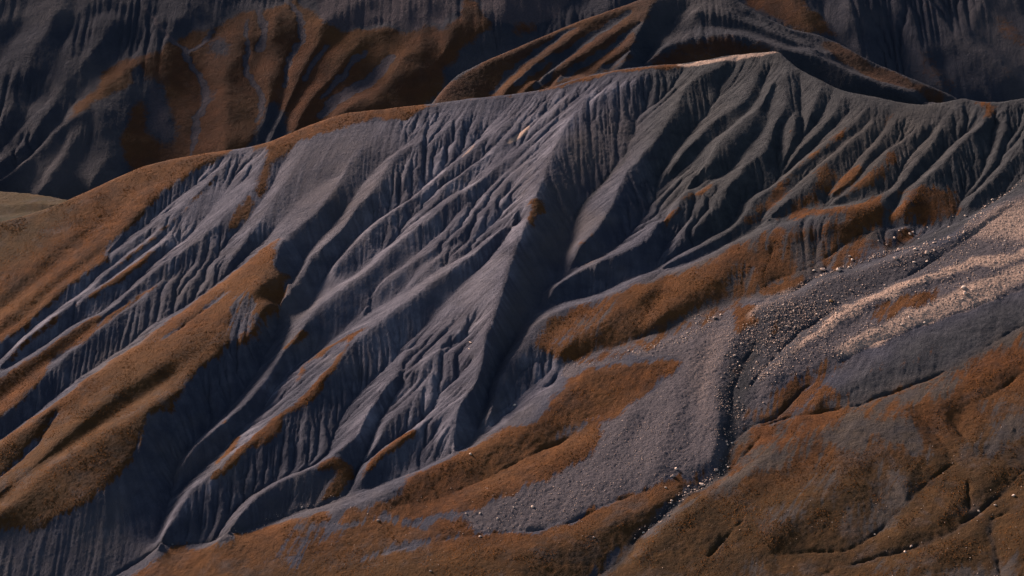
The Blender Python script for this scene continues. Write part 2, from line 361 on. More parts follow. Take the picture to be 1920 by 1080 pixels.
R_(-.5,-3,(965,370),(925,413),(880,445),(830,468),(800,490),(775,508),(770,525),(750,547),(730,565),(700,580),(680,588))
R_(0,-1,(960,390),(920,420),(897,447),(860,472),(822,486),(805,498),(785,519),(767,536))
R_(-.5,-2,(935,425),(892,458),(855,484),(822,506),(787,530),(757,552))
R_(1,3,(965,410),(935,430),(897,466),(865,489),(835,513),(800,535),(772,559),(740,577),(720,597),(695,615),(680,625),(660,645),(640,668),(620,697),(592,720))
R_(3,2,(592,720),(580,740),(555,756),(527,771),(512,785),(485,810),(433,853),(397,887),(367,907),(333,940),(313,977),(297,1015))
R_(-1,-3,(970,420),(960,430),(942,452),(910,493),(885,514),(860,538),(835,563),(812,582),(800,606),(777,626),(755,637),(742,652))
R_(-3,-7,(742,652),(737,667),(720,688),(700,708),(680,719),(660,747),(637,782),(628,808),(624,838),(602,861),(560,882),(533,889),(500,908),(460,929),(433,961),(413,987),(399,1012))
R_(0,2,(900,600),(870,616),(850,632),(825,650),(792,672),(765,689),(737,707))
R_(2,1,(737,707),(717,730),(700,760),(685,785),(665,820),(642,840),(615,858),(585,873),(550,891),(520,901),(493,918),(467,941),(447,967),(427,988),(408,1010))
R_(-.5,-6,(880,625),(840,647),(812,664),(780,684),(757,704),(746,721),(731,753),(713,780),(703,806),(693,832),(680,860),(670,880),(652,922))
R_(1,1,(885,640),(850,680),(805,717),(767,750),(735,777),(715,800),(705,825),(697,845))
R_(-.5,-3,(880,680),(842,720),(817,755),(785,786),(772,797),(745,815),(720,832),(697,851),(684,862))
R_(2,2,(875,732),(835,765),(792,792),(772,806),(745,822),(715,844),(695,864),(678,888))
R_(-1,-4,(800,810),(770,830),(757,850),(750,875))
# left: blue faces, brown stripes and the big tongue
R_(0,2,(730,228),(725,235),(690,268),(660,298),(637,332),(625,360),(592,400),(560,425),(530,446))
R_(0,-4,(820,205),(795,230),(775,255),(765,270),(740,286),(720,299),(707,320),(685,337),(662,372),(650,390),(620,425),(600,447),(573,483),(555,520),(535,560))
R_(-4,-8,(535,560),(520,600),(500,650),(480,700),(450,740),(410,785),(370,820),(337,862),(326,900),(318,940),(305,985),(290,1025))
R_(4,7,(530,446),(520,472),(512,503),(543,522),(537,543),(500,580),(488,610),(465,637),(427,645),(410,667),(367,690),(345,723),(320,757),(283,780),(268,803),(262,830))
R_(7,6,(262,830),(245,857),(213,893),(167,937),(117,967),(67,987),(0,999),(-90,1015))
R_(3,5,(500,470),(460,502),(410,545),(355,582),(310,617),(262,650),(212,682),(165,712),(110,752),(60,792),(0,838),(-80,890))
R_(6,7,(490,530),(440,570),(390,620),(330,660),(270,705),(210,740),(150,790),(90,845),(20,905),(-60,960))
R_(3,4,(330,700),(300,722),(233,767),(183,797),(133,833),(67,877),(0,935),(-60,985))
R_(8,8,(320,735),(270,765),(233,788),(180,822),(100,874),(33,935),(-40,985))
R_(2,3,(110,770),(70,830),(0,893),(-60,940))
R_(-1,-2,(640,330),(610,337),(590,352),(557,382),(525,417),(500,442),(470,467),(430,506),(400,536),(362,560),(337,577),(287,602),(250,633),(207,664),(175,686),(140,709),(100,745),(50,782),(0,820),(-70,870))
R_(1,1,(600,240),(560,300),(530,345),(505,385),(480,425),(455,460),(430,488))
R_(-.5,-1,(540,290),(520,330),(500,365),(470,402),(450,425),(425,449),(400,480),(380,510),(360,535),(320,560))
R_(1,1.5,(505,272),(490,310),(475,352),(450,374),(425,402),(400,425),(375,447),(350,463),(312,486),(275,516),(250,537),(225,563),(200,583))
R_(1.5,2,(200,583),(180,592),(160,602),(125,625),(87,652),(50,674),(0,712),(-70,765))
R_(0,2,(390,470),(337,492),(310,515),(284,536),(265,560),(225,587),(195,612),(162,637),(140,652),(100,686),(78,710),(20,765),(-50,815))
R_(-.5,-1,(370,480),(325,508),(290,533),(255,562),(225,577),(200,594),(170,618),(120,657),(70,693),(10,740),(-60,790))
R_(-.5,-2.5,(440,330),(400,390),(345,445),(300,480),(262,515),(240,540),(218,562),(190,586),(155,597),(120,618),(80,648),(40,668),(0,697),(-60,745))
R_(0,1,(425,310),(372,368),(340,400),(302,430),(287,445),(240,480),(200,507),(185,522),(172,540))
R_(1,2,(312,447),(270,484),(245,502),(212,520),(185,537),(162,552),(122,577),(87,602),(50,632),(0,682),(-60,735))
R_(-.5,-.5,(315,432),(295,450),(250,483),(215,510),(190,532))
R_(1,.5,(405,325),(375,358),(340,388),(310,408),(285,425),(262,440),(230,462),(200,487))
R_(0,-2,(290,432),(262,455),(232,476),(205,497),(185,511),(170,530),(150,548),(115,572),(80,595),(45,625),(0,672),(-60,722))
R_(-.5,-1,(390,315),(355,350),(320,375),(290,400),(262,425),(232,450),(205,475))
R_(.5,1,(435,283),(395,299),(350,325),(315,350),(290,375),(262,402),(235,432),(208,462),(190,487),(162,510),(140,525),(105,547),(95,560),(77,577),(50,602),(0,639),(-70,690))
R_(-.5,-1,(200,468),(150,502),(125,520),(100,540),(72,575),(32,607),(0,628),(-60,670))
R_(.8,1,(210,440),(175,470),(125,505),(95,525),(50,560),(0,605),(-60,650))
R_(-.3,-1,(170,440),(140,460),(112,480),(75,522),(37,552),(0,582),(-60,630))
R_(.8,1,(160,430),(120,450),(70,495),(30,530),(0,555),(-60,600))
R_(-.3,-.8,(310,330),(275,350),(250,365),(232,387),(190,420),(150,445))
R_(.6,.5,(300,345),(262,372),(235,398),(200,430))
R_(0.5,0.5,(180,370),(120,400),(60,440),(0,480),(-60,520))
M.solve()
CR = np.zeros((M.ny, M.nx))
for c in creases:
    xs, ys, _ = M.cons[c]; n_ = len(xs)
    i = np.round((xs-M.x0)/M.d).astype(int); j = np.round((ys-M.y0)/M.d).astype(int); ok = (i >= 0) & (i < M.nx) & (j >= 0) & (j < M.ny)
    t_ = np.linspace(0, 1, n_); wv = np.clip(.35+.9*fbm(xs, ys, 25, 2, 81), 0, 1)*np.clip(t_*6, 0, 1)
    CR[j[ok], i[ok]] = np.maximum(CR[j[ok], i[ok]], wv[ok])
print('solved', time.time()-T0)

# ------------------------------------------------------------------ ground cover of the main mountain, traced then laid on the ground
P = M.poly; S = M.strip
def add(A, B): np.maximum(A, B, out=A)
G = np.zeros((M.ny, M.nx)); BR = np.zeros_like(G); SC = np.zeros_like(G); PK = np.zeros_like(G); OLIVE_SHADE = np.zeros_like(G)
add(G, P([(-160,400),(0,400),(60,385),(130,360),(200,330),(265,300),(330,286),(400,275),(440,275),(435,284),(395,300),(350,327),(320,347),(300,367),(262,402),(235,432),(205,462),(195,490),(162,512),(140,527),(105,549),(95,562),(77,579),(50,604),(0,641),(-160,740)]))
add(G, S([(425,310),(372,368),(340,400),(302,430),(287,445),(240,480),(200,507)], 6, val=.8))
add(G, S([(290,470),(245,503),(212,524),(165,556)], 17))
add(G, S([(160,560),(122,583),(87,608),(50,638),(0,690)], 7, val=.8))
add(G, P([(200,585),(160,600),(125,622),(87,650),(50,672),(0,712),(-80,775),(-80,830),(20,765),(50,735),(85,700),(105,672),(140,650),(170,632),(190,612)], val=1))
add(G, S([(290,535),(250,562),(225,582),(200,600),(175,622),(150,645)], 12, val=.9))
add(G, P([(533,443),(487,470),(445,503),(400,537),(355,572),(310,605),(265,640),(215,670),(170,703),(110,748),(50,790),(-80,875),(-80,1015),(0,999),(67,989),(117,969),(167,939),(213,895),(247,859),(263,832),(267,803),(283,780),(320,757),(347,723),(367,692),(410,669),(427,645),(467,639),(490,610),(500,580),(540,542),(547,520),(513,503),(520,470)]))
G *= 1-P([(440,560),(480,550),(492,590),(470,635),(432,640),(428,600)], soft=3, warp=4)*.85
G *= 1-P([(515,455),(545,450),(555,500),(520,500)], soft=3, warp=4)*.8
G *= 1-S([(107,773),(67,830),(0,893)], 11); G *= 1-S([(85,775),(55,800)], 9)
G *= 1-S([(365,592),(330,618),(290,645)], 7)*.8; G *= 1-S([(425,545),(400,565),(370,590)], 10)*.8
add(G, P([(450,275),(500,262),(540,244),(590,222),(640,206),(700,197),(760,191),(840,185),(800,206),(770,216),(740,224),(700,224),(650,237),(600,252),(560,264),(540,286),(525,302),(508,308),(502,345),(487,370),(478,355),(488,320),(500,285),(500,272),(470,292)]))
add(G, P([(470,365),(480,380),(462,410),(442,432),(425,430),(430,405),(450,385)], warp=1.5))
for p, wd in (([(690,613),(660,630),(642,660),(620,692),(595,720)],11), ([(682,616),(640,638),(600,662),(572,682),(558,712)],14), ([(600,715),(580,745),(555,760),(527,774)],22),
              ([(527,772),(512,795),(487,815),(450,850),(420,877),(397,897)],15), ([(520,780),(505,815),(490,835)],26), ([(577,620),(555,636),(531,652)],10), ([(447,818),(430,842),(403,870)],11),
              ([(777,805),(745,826),(715,847),(690,877),(670,898)],16), ([(600,880),(625,868),(650,882),(635,910),(600,942)],30), ([(662,830),(638,842)],7), ([(430,785),(400,800)],5),
              ([(990,174),(1050,160),(1100,146),(1160,132),(1220,126),(1300,119)],17), ([(820,196),(760,206),(700,214),(640,228)],16), ([(850,190),(900,184),(960,180),(1000,172)],5)):
    add(G, S(p, wd))
add(G, P([(998,372),(1015,372),(1025,392),(1008,400),(997,428),(987,410)], warp=1))
for p, wd, vl in (([(1595,232),(1560,262),(1530,285),(1500,310)],17,.9), ([(1490,240),(1478,255)],24,.7), ([(1348,338),(1310,362),(1275,372)],12,.8), ([(1270,390),(1252,412),(1248,425)],18,.95),
                  ([(1132,423),(1100,445),(1078,467)],13,.8), ([(1835,192),(1860,200),(1850,218)],24,.8), ([(1165,470),(1120,485),(1070,508)],8,.5), ([(1190,260),(1172,290),(1150,320)],10,.35), ([(1420,290),(1390,312),(1370,335)],12,.3), ([(1700,198),(1660,225),(1640,250)],14,.35)):
    add(G, S(p, wd, val=vl, soft=2))
for p in ([(1497,325),(1455,340),(1432,370),(1410,395),(1385,420),(1400,425),(1430,405),(1452,383),(1480,355)], [(1555,300),(1582,330),(1562,352),(1535,362),(1543,385),(1520,392),(1480,400),(1458,406),(1480,380),(1520,350),(1530,312)],
          [(1625,300),(1612,332),(1562,362),(1575,332)], [(1668,283),(1685,300),(1668,332),(1622,352),(1580,372),(1600,347),(1640,315)],
          [(1740,345),(1797,352),(1802,380),(1790,397),(1750,417),(1700,424),(1665,414),(1683,385),(1690,355)], [(1665,360),(1650,400),(1655,424),(1630,430),(1600,420),(1560,404),(1500,410),(1445,409),(1500,392),(1600,384)]):
    add(G, P(p, soft=2, warp=3, val=.9))
add(G, P([(1420,432),(1397,447),(1315,490),(1247,517),(1173,540),(1117,562),(1073,573),(1045,592),(1015,622),(1003,650),(1030,672),(1060,674),(1107,657),(1153,647),(1190,634),(1240,614),(1280,592),(1347,567),(1413,547),(1430,530),(1500,512),(1550,490),(1590,455),(1625,430),(1600,412),(1540,425),(1480,432)], soft=2, warp=4))
G *= 1-P([(1390,488),(1410,500),(1402,532),(1362,550),(1348,542),(1375,515)], soft=4)*.95
G *= 1-P([(1485,440),(1560,428),(1560,470),(1520,500),(1480,500),(1478,465)], soft=4)*.75
G *= 1-P([(1310,478),(1340,470),(1330,500),(1315,512)], soft=3)*.6; G *= 1-P([(1400,440),(1490,430),(1450,460),(1405,475)], soft=3)*.55
G *= 1-P([(1130,575),(1170,565),(1160,600),(1130,615),(1040,650),(1020,640),(1070,610)], soft=4)*.5
add(G, P([(1430,540),(1500,512),(1520,515),(1485,545),(1430,560)])); add(G, P([(1378,565),(1420,578),(1428,605),(1385,622),(1372,595)], warp=4)); add(G, S([(1475,600),(1455,612),(1445,630)], 16, warp=4, val=.8))
add(G, P([(1740,428),(1700,458),(1640,482),(1560,508),(1540,500),(1580,465),(1640,440)], soft=3, warp=5)*.7)
add(G, P([(1290,677),(1240,672),(1170,683),(1110,695),(1060,715),(1037,745),(1015,775),(970,800),(900,830),(840,860),(790,882),(755,897),(745,925),(700,948),(650,968),(600,960),(520,977),(420,1012),(340,1027),(285,1047),(200,1120),(1060,1130),(1130,1062),(1180,1022),(1240,967),(1280,925),(1300,905),(1350,870),(1290,893),(1230,903),(1180,930),(1100,960),(1030,990),(960,1003),(880,990),(860,972),(900,947),(960,925),(1030,898),(1085,868),(1120,830),(1140,790),(1210,738)], warp=4))
add(G, S([(1080,688),(1180,655),(1260,625),(1330,588),(1380,570)], 30, warp=5, soft=2, val=.62))
G *= 1-S([(900,958),(800,977),(700,973),(640,985),(560,990)], 15, warp=4)*.85; G *= 1-S([(880,1003),(807,1013),(740,1030),(673,1053)], 13, warp=4)*.8
G *= 1-P([(650,945),(640,1000),(560,1060),(500,1050),(560,990),(620,950)], soft=4, warp=9)*.5
G *= 1-S([(1125,778),(1090,800),(1045,828)], 16, warp=4)*.7
add(G, P([(1050,1130),(1123,1080),(1190,1018),(1240,978),(1313,920),(1360,880),(1370,835),(1403,803),(1480,782),(1600,762),(1720,722),(1780,694),(1860,655),(2060,570),(2060,1150)], soft=2, warp=4))
for p, k in (([(1345,900),(1400,868),(1440,845),(1490,832),(1500,842),(1450,870),(1400,892),(1350,915)],.9), ([(1500,830),(1600,785),(1700,770),(1765,860),(1720,850),(1650,822),(1590,848),(1560,842)],.75), ([(1640,850),(1655,852),(1685,885),(1705,930),(1685,965),(1665,920),(1670,890)],.8),
             ([(1430,985),(1460,960),(1510,925),(1500,950),(1460,990)],.7), ([(1560,885),(1585,895),(1580,935),(1562,915)],.6), ([(1810,840),(1900,780),(1960,790),(1860,850)],.7), ([(1260,965),(1310,930),(1350,915),(1330,935),(1270,975),(1200,1020)],.6),
             ([(1700,1070),(1800,1060),(1900,1080),(1800,1100)],.6), ([(1990,620),(1900,640),(1800,700),(1760,745),(1690,770),(1600,770),(1720,725)],.5), ([(1560,960),(1640,940),(1690,970),(1640,1010)],.35)):
    G *= 1-P(p, soft=3, warp=6)*min(1, k*1.35)
add(G, P([(1400,797),(1450,740),(1500,700),(1560,680),(1610,672),(1540,722),(1620,757),(1480,782)], soft=3, warp=5)*.75)
add(G, P([(1765,540),(1700,555),(1640,575),(1622,605),(1660,600),(1720,580),(1750,562)], soft=2, warp=3)*.85)
add(G, S([(1415,668),(1390,690),(1370,712)], 16, warp=5)*.6)
add(G, S([(1620,700),(1700,680),(1800,640)], 18, warp=5, soft=3)*.3)
# scree: loose rubble, a finer grey-lilac gravel with rosy stones
add(SC, P([(1350,580),(1425,570),(1500,545),(1560,520),(1640,495),(1700,470),(1745,462),(1800,445),(1812,420),(1845,395),(1900,370),(2060,330),(2060,570),(1920,540),(1820,580),(1740,602),(1697,624),(1647,638),(1590,668),(1560,680),(1500,700),(1450,740),(1400,797),(1367,832),(1357,870),(1290,893),(1220,908),(1150,935),(1060,975),(960,1003),(880,987),(860,970),(900,945),(960,925),(1030,898),(1085,868),(1115,835),(1135,795),(1205,740),(1290,685),(1270,668),(1180,668),(1060,712),(1060,680),(1150,652),(1250,622),(1300,598)], warp=3))
SC *= 1-G*.9
add(PK, S([(2000,450),(1913,477),(1830,493),(1780,507),(1730,523),(1680,540),(1630,560),(1580,587),(1540,617),(1487,660)], 24, warp=4, soft=2))
add(PK, P([(1550,659),(1620,622),(1700,588),(1800,543),(1920,492),(2060,462),(2060,510),(1920,527),(1850,562),(1780,587),(1700,621),(1640,642),(1580,664)], soft=2, warp=3))
add(PK, P([(1300,640),(1345,600),(1400,600),(1362,670),(1348,715),(1348,820),(1310,835),(1290,760),(1270,700)], soft=6, warp=6)*.33)
add(PK, P([(1800,445),(1850,400),(2000,350),(2000,470),(1880,450)], soft=6, warp=4)*.6)
add(PK, S([(1500,530),(1440,560),(1400,600)], 12, warp=4, soft=2)*.6); add(PK, S([(992,234),(970,255),(950,268)], 14)*.8)
add(PK, np.clip(S([(1270,123),(1340,113),(1400,105),(1462,95)], 13, warp=1.5, soft=1.6)*1.2, 0, .8)); add(PK, S([(890,268),(868,292)], 9)*.5)  # warm sunlit rim of the peak crest painted in as pale colour
DK = np.zeros_like(G)     # wet dark stream banks
for p, wd in (([(1813,412),(1760,440),(1700,458),(1660,470)],34), ([(1360,860),(1350,885),(1313,918),(1273,940),(1240,974),(1190,1014),(1173,1047),(1123,1075)],12), ([(1673,475),(1630,492),(1597,500),(1513,527),(1453,555),(1413,554),(1347,574),(1278,598),(1190,637),(1107,661)],4), ([(1420,640),(1395,690),(1378,740),(1372,790),(1364,830)],30), ([(1510,727),(1460,780),(1403,802)],6), ([(1913,887),(1853,947),(1813,974),(1780,1001),(1680,1038),(1563,1064)],4), ([(1760,890),(1702,934),(1663,984),(1580,1031)],5), ([(1857,973),(1857,1000),(1867,1037),(1873,1070)],7),
              ([(590,950),(517,970),(400,1013),(283,1035)],5), ([(1190,265),(1160,310),(1120,350),(1085,395),(1074,430)],9)):
    add(DK, S(p, wd, warp=2.5, soft=1.2))
OLIVE_SHADE = P([(1200,1130),(1300,940),(1500,900),(1700,850),(2060,700),(2060,1150)], soft=20, warp=10) + P([(-160,380),(60,380),(140,400),(60,480),(-160,560)], soft=12)*.8 + P([(-160,880),(0,830),(250,680),(440,600),(440,660),(260,850),(100,1000),(-160,1030)], soft=14)*.5  # olive turf, with cloud shade and corner darkening painted into its colour
OLIVE_SHADE = OLIVE_SHADE + P([(200,1130),(500,1040),(900,1030),(1150,985),(1260,940),(1350,930),(1200,1140)], soft=12, warp=10)*.6
print('masks', time.time()-T0)

# ------------------------------------------------------------------ relief below the size of the traced lines
bare = 1-G
skl = M.off < -6                                    # back side of the skyline
gy, gx = np.gradient(M.H, M.d); slope = np.hypot(gx, gy)
rnd = 0.35*G + 0.12*bare
soft = blur(M.H, 3.5); near_ = blur(M.H, 0.6)
M.H = near_*(0.95*bare+.4*G) + soft*(0.05*bare+0.6*G)
low = P([(1100,1200),(200,1120),(280,1040),(560,960),(760,890),(870,840),(950,770),(1040,690),(1200,630),(1350,570),(1480,545),(1700,460),(1840,390),(2100,280),(2300,700),(2300,1300)], soft=3)
L2 = M.lic(30, 12, 1.4, 2.2); L2 /= L2.std()
L1 = blur(M.lic(30, 3, 1.0), .45); L1 /= L1.std()
stp = np.clip(slope*1.9-.35, .12, 1.1)
M.H += (L2*0.02*(bare*(1-.6*low)+.16) + L1*0.02*(bare*(1-.7*SC)+0.08))*stp + fbm(M.X, M.Y, 24, 4, 11)*0.6 + fbm(M.X, M.Y, 5, 3, 13)*(0.10+.05*G) + fbm(M.X, M.Y, 11, 4, 17)*.5*low
scm = SC*(1-PK*.5)
CALM = np.clip(fbm(M.X, M.Y, 55, 3, 201)*1.6+.72, .12, 1)
CALM = np.maximum(CALM, .85*P([(-160,700),(0,640),(200,480),(400,420),(560,620),(700,640),(900,560),(930,840),(560,960),(280,1050),(100,1150),(-160,1150)], soft=6))
CALM *= 1-.8*np.clip(P([(560,262),(740,225),(770,260),(735,300),(690,380),(640,400),(600,440),(530,470),(500,400),(545,300)], soft=5)+.5*P([(1180,150),(1090,200),(1040,270),(1010,350),(985,430),(955,520),(925,620),(895,700),(960,660),(1050,540),(1075,430),(1120,340),(1190,260),(1210,190)], soft=5), 0, 1)
CALM *= 1-.75*P([(-160,980),(0,990),(120,960),(265,840),(300,900),(290,1040),(150,1150),(-160,1200)], soft=5)
FACE = P([(1100,215),(1060,290),(1030,370),(1000,450),(975,530),(945,620),(930,700),(1010,590),(1060,500),(1080,430),(1130,340),(1190,260),(1200,190)], soft=4)
M.H += FACE*(np.minimum(0, fbm(M.X, M.Y, 7, 4, 231))*1.3+fbm(M.X, M.Y, 3, 3, 233)*.25)
MK = (bare*(1-.85*SC)*0.9+0.10)*(1-.8*low)*CALM
M.carve(MK, 30, .020, .035, .5, 160, .5, 2, 5)
M.H += np.random.default_rng(3).normal(0, .06, M.H.shape)*MK
gy, gx = np.gradient(blur(M.H, 1.5), M.d); stp = np.clip(np.hypot(gx, gy)*2.0-.55, .05, 1.0)
L2 = M.lic(22, 12, 1.3, 1.7); L2 /= L2.std(); L1 = M.lic(24, 3, 1.0); L1 /= L1.std()
M.H += (L2*.17+L1*.10)*stp*(bare*(1-.8*SC)+.04)*(1-.4*low)*(.35+.65*CALM)
M.erode(MK, n=12, K=0.012, D=0.02, cap=0.4, amax=120)
M.H -= (blur(CR, .6)*1.7+blur(CR, 1.8)*2.2)*np.clip(.6+fbm(M.X, M.Y, 12, 3, 207)*1.6, .1, 1.3)+blur(CR, 5)*3.0
M.H += .55*(M.H-blur(M.H, 1.6))*bare*(1-SC*.6)
M.H += rng.normal(0, 1, M.H.shape)*(0.04 + 0.06*SC + .015*G) + fbm(M.X, M.Y, 2.6, 3, 19)*(.10+.12*low) + np.minimum(0, fbm(M.X, M.Y, 9, 4, 23)+.12)*.8*(G*.15+.35*low*G+.1*low)
LIC = M.lic(26, 9, 1.0); LIC = blur(LIC, .5); LIC /= LIC.std()
flow = np.clip(np.log(M.A)/6.5, 0, 1)
print('eroded', time.time()-T0)

# ------------------------------------------------------------------ materials
def ground_material(name, shale=(0.124, 0.120, 0.150), shale2=(0.045, 0.047, 0.070), grass=(0.168, 0.058, 0.013), grass2=(0.072, 0.026, 0.008), olive=(0.040, 0.025, 0.009), scree=(0.135, 0.112, 0.118), pink=(0.62, 0.42, 0.32), sc_=1.0):
    m = bpy.data.materials.new(name); m.use_nodes = True; n = m.node_tree; N = n.nodes; Lk = n.links
    b = N['Principled BSDF']; b.inputs['Roughness'].default_value = 0.95; b.inputs['Specular IOR Level'].default_value = 0.15
    tc = N.new('ShaderNodeTexCoord')
    def noise(scale, det=4, rough=.6, dist=0):
        t = N.new('ShaderNodeTexNoise'); t.inputs['Scale'].default_value = scale*sc_; t.inputs['Detail'].default_value = det; t.inputs['Roughness'].default_value = rough; t.inputs['Distortion'].default_value = dist
        Lk.new(tc.outputs['Object'], t.inputs['Vector']); return t.outputs['Fac']
    def attr(nm):
        a = N.new('ShaderNodeAttribute'); a.attribute_name = nm; s = N.new('ShaderNodeSeparateColor'); Lk.new(a.outputs['Color'], s.inputs[0]); return s.outputs[0], s.outputs[1], s.outputs[2]
    def mth(op, a, b_, cl=False):
        q = N.new('ShaderNodeMath'); q.operation = op; q.use_clamp = cl
        for k, val in enumerate((a, b_)):
            if isinstance(val, (int, float)): q.inputs[k].default_value = val
            else: Lk.new(val, q.inputs[k])
        return q.outputs[0]
    def rmp(v, lo, hi, a=0, b_=1):
        q = N.new('ShaderNodeMapRange'); q.inputs[1].default_value = lo; q.inputs[2].default_value = hi; q.inputs[3].default_value = a; q.inputs[4].default_value = b_
        Lk.new(v, q.inputs[0]); return q.outputs[0]
    def mix(f, a, b_):
        q = N.new('ShaderNodeMix'); q.data_type = 'RGBA'
        if isinstance(f, (int, float)): q.inputs[0].default_value = f
        else: Lk.new(f, q.inputs[0])
        for k, val in ((6, a), (7, b_)):
            if isinstance(val, tuple): q.inputs[k].default_value = (*val, 1)
            else: Lk.new(val, q.inputs[k])
        return q.outputs[2]
    gR, scr, pk = attr('cover'); streak, dark, ol = attr('detail'); t_dark, t_lil, t_brn = attr('tint')
    big = noise(.018, 5); mid = noise(.12, 5); fine = noise(1.1, 6, .75); grit = noise(2.6, 3, .8)
    c_sh = mix(rmp(mid, .3, .7), shale2, shale)
    c_sh = mix(rmp(streak, .25, .85), mix(.8, c_sh, shale2), c_sh)
    c_sh = mix(rmp(big, .48, .62, 0, .45), c_sh, (0.125, 0.105, 0.105))
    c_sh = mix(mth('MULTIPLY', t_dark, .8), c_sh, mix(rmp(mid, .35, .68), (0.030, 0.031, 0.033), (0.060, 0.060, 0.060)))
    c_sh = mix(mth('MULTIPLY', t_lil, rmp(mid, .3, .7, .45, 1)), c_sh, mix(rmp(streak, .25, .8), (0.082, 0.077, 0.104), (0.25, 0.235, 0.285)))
    c_sh = mix(mth('MULTIPLY', t_brn, rmp(mid, .3, .65, .3, .9)), c_sh, (0.088, 0.060, 0.040))
    c_gr = mix(rmp(mid, .35, .68), grass2, grass)
    c_gr = mix(rmp(big, .45, .62, 0, .55), c_gr, (0.16, 0.068, 0.020))
    c_gr = mix(rmp(fine, .42, .66, .0, .7), c_gr, mix(.5, c_gr, grass2))
    c_gr = mix(mth('MULTIPLY', ol, .75), c_gr, mix(rmp(mid, .35, .7), olive, (0.078, 0.042, 0.013)))  # olive turf colour, also carries the painted cloud shade
    c_sc = mix(rmp(fine, .38, .64), mix(.5, scree, shale2), scree)
    c_sc = mix(rmp(grit, .62, .70, 0, .8), c_sc, (0.26, 0.20, 0.175))
    c_sc = mix(mth('MULTIPLY', t_dark, .85), c_sc, mix(rmp(grit, .58, .70), mix(rmp(fine, .35, .65), (0.032, 0.033, 0.044), (0.062, 0.061, 0.074)), (0.30, 0.22, 0.18)))
    c_pk = mix(rmp(fine, .35, .62), mix(.5, pink, scree), pink)
    med = noise(.33, 5, .7, .6)
    wob = mth('ADD', mth('ADD', mth('MULTIPLY', mth('SUBTRACT', fine, .5), .7), mth('MULTIPLY', mth('SUBTRACT', med, .5), 1.3)), mth('MULTIPLY', mth('SUBTRACT', streak, .5), .3))
    thin = noise(.05, 6, .68, .4)
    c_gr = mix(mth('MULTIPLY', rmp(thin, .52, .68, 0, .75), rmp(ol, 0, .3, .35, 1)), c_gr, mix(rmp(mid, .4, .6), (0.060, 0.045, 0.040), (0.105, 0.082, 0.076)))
    c_gr = mix(rmp(med, .45, .7, 0, .6), c_gr, mix(.6, c_gr, grass2))
    gm = rmp(mth('ADD', gR, wob), .32, .72)
    sm = rmp(mth('ADD', scr, mth('MULTIPLY', mth('SUBTRACT', fine, .5), .6)), .35, .65)
    pm = rmp(mth('ADD', pk, mth('MULTIPLY', mth('SUBTRACT', grit, .5), 1.2)), .25, .7)
    c = mix(sm, c_sh, c_sc); c = mix(gm, c, c_gr); c = mix(pm, c, c_pk)
    c = mix(mth('MULTIPLY', dark, .75), c, (0.028, 0.030, 0.036))
    c = mix(rmp(fine, .3, .75, .35, 0), c, mix(.5, c, (0.02, 0.02, 0.025)))
    Lk.new(c, b.inputs['Base Color'])
    bp = N.new('ShaderNodeBump'); bp.inputs['Strength'].default_value = 1.0; bp.inputs['Distance'].default_value = .8/sc_
    hh = mth('ADD', mth('ADD', mth('MULTIPLY', fine, 1.0), mth('MULTIPLY', grit, .5)), mth('MULTIPLY', med, 1.6)); Lk.new(hh, bp.inputs['Height']); Lk.new(bp.outputs[0], b.inputs['Normal'])
    return m
MAT = ground_material('shale_and_dry_grass')

def ground_mesh(P_, keep, name, mat, cover, detail, label=None, tint=None):
    """keep: boolean per cell (ny-1, nx-1)"""
    ny, nx = P_.ny, P_.nx
    idx = np.arange(ny*nx).reshape(ny, nx)
    q = np.stack([idx[:-1, :-1], idx[:-1, 1:], idx[1:, 1:], idx[1:, :-1]], -1)[keep]
    used = np.unique(q); rem = np.full(ny*nx, -1, np.int64); rem[used] = np.arange(len(used)); q = rem[q]
    co = np.stack([P_.X.ravel()[used], P_.Y.ravel()[used], P_.H.ravel()[used]+ZC], -1).astype(np.float32)
    me = bpy.data.meshes.new(name); me.vertices.add(len(co)); me.vertices.foreach_set('co', co.ravel())
    me.loops.add(q.size); me.loops.foreach_set('vertex_index', q.ravel().astype(np.int32))
    me.polygons.add(len(q)); me.polygons.foreach_set('loop_start', (np.arange(len(q))*4).astype(np.int32)); me.polygons.foreach_set('use_smooth', np.ones(len(q), bool))
    me.update(calc_edges=True)
    for nm, ch in (('cover', cover), ('detail', detail), ('tint', tint or (cover[0]*0,)*3)):
        a = me.attributes.new(nm, 'FLOAT_COLOR', 'POINT')
        d = np.ones((len(co), 4), np.float32)
        for k in range(3): d[:, k] = np.clip(ch[k], 0, 1).ravel()[used]
        a.data.foreach_set('color', d.ravel())
    me.materials.append(mat)
    o = bpy.data.objects.new(name, me); COL.objects.link(o); o['kind'] = 'structure'
    if label: o['label'] = label
    return o

streak = np.clip(0.5+(LIC*0.22 - flow*.25)*(.3+.7*CALM), 0, 1)
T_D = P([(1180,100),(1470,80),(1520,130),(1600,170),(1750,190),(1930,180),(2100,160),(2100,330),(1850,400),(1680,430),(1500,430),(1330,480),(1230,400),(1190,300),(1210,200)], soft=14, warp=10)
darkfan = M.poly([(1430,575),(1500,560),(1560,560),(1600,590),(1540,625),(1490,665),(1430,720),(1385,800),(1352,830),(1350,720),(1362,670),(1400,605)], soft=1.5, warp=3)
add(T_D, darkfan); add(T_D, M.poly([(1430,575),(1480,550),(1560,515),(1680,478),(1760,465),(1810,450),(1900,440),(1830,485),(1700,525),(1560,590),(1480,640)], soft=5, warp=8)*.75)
add(T_D, M.poly([(1480,785),(1620,700),(1720,625),(1840,580),(1960,535),(2100,500),(2100,620),(1920,650),(1860,680),(1760,740),(1620,765)], soft=5, warp=8)*.8)
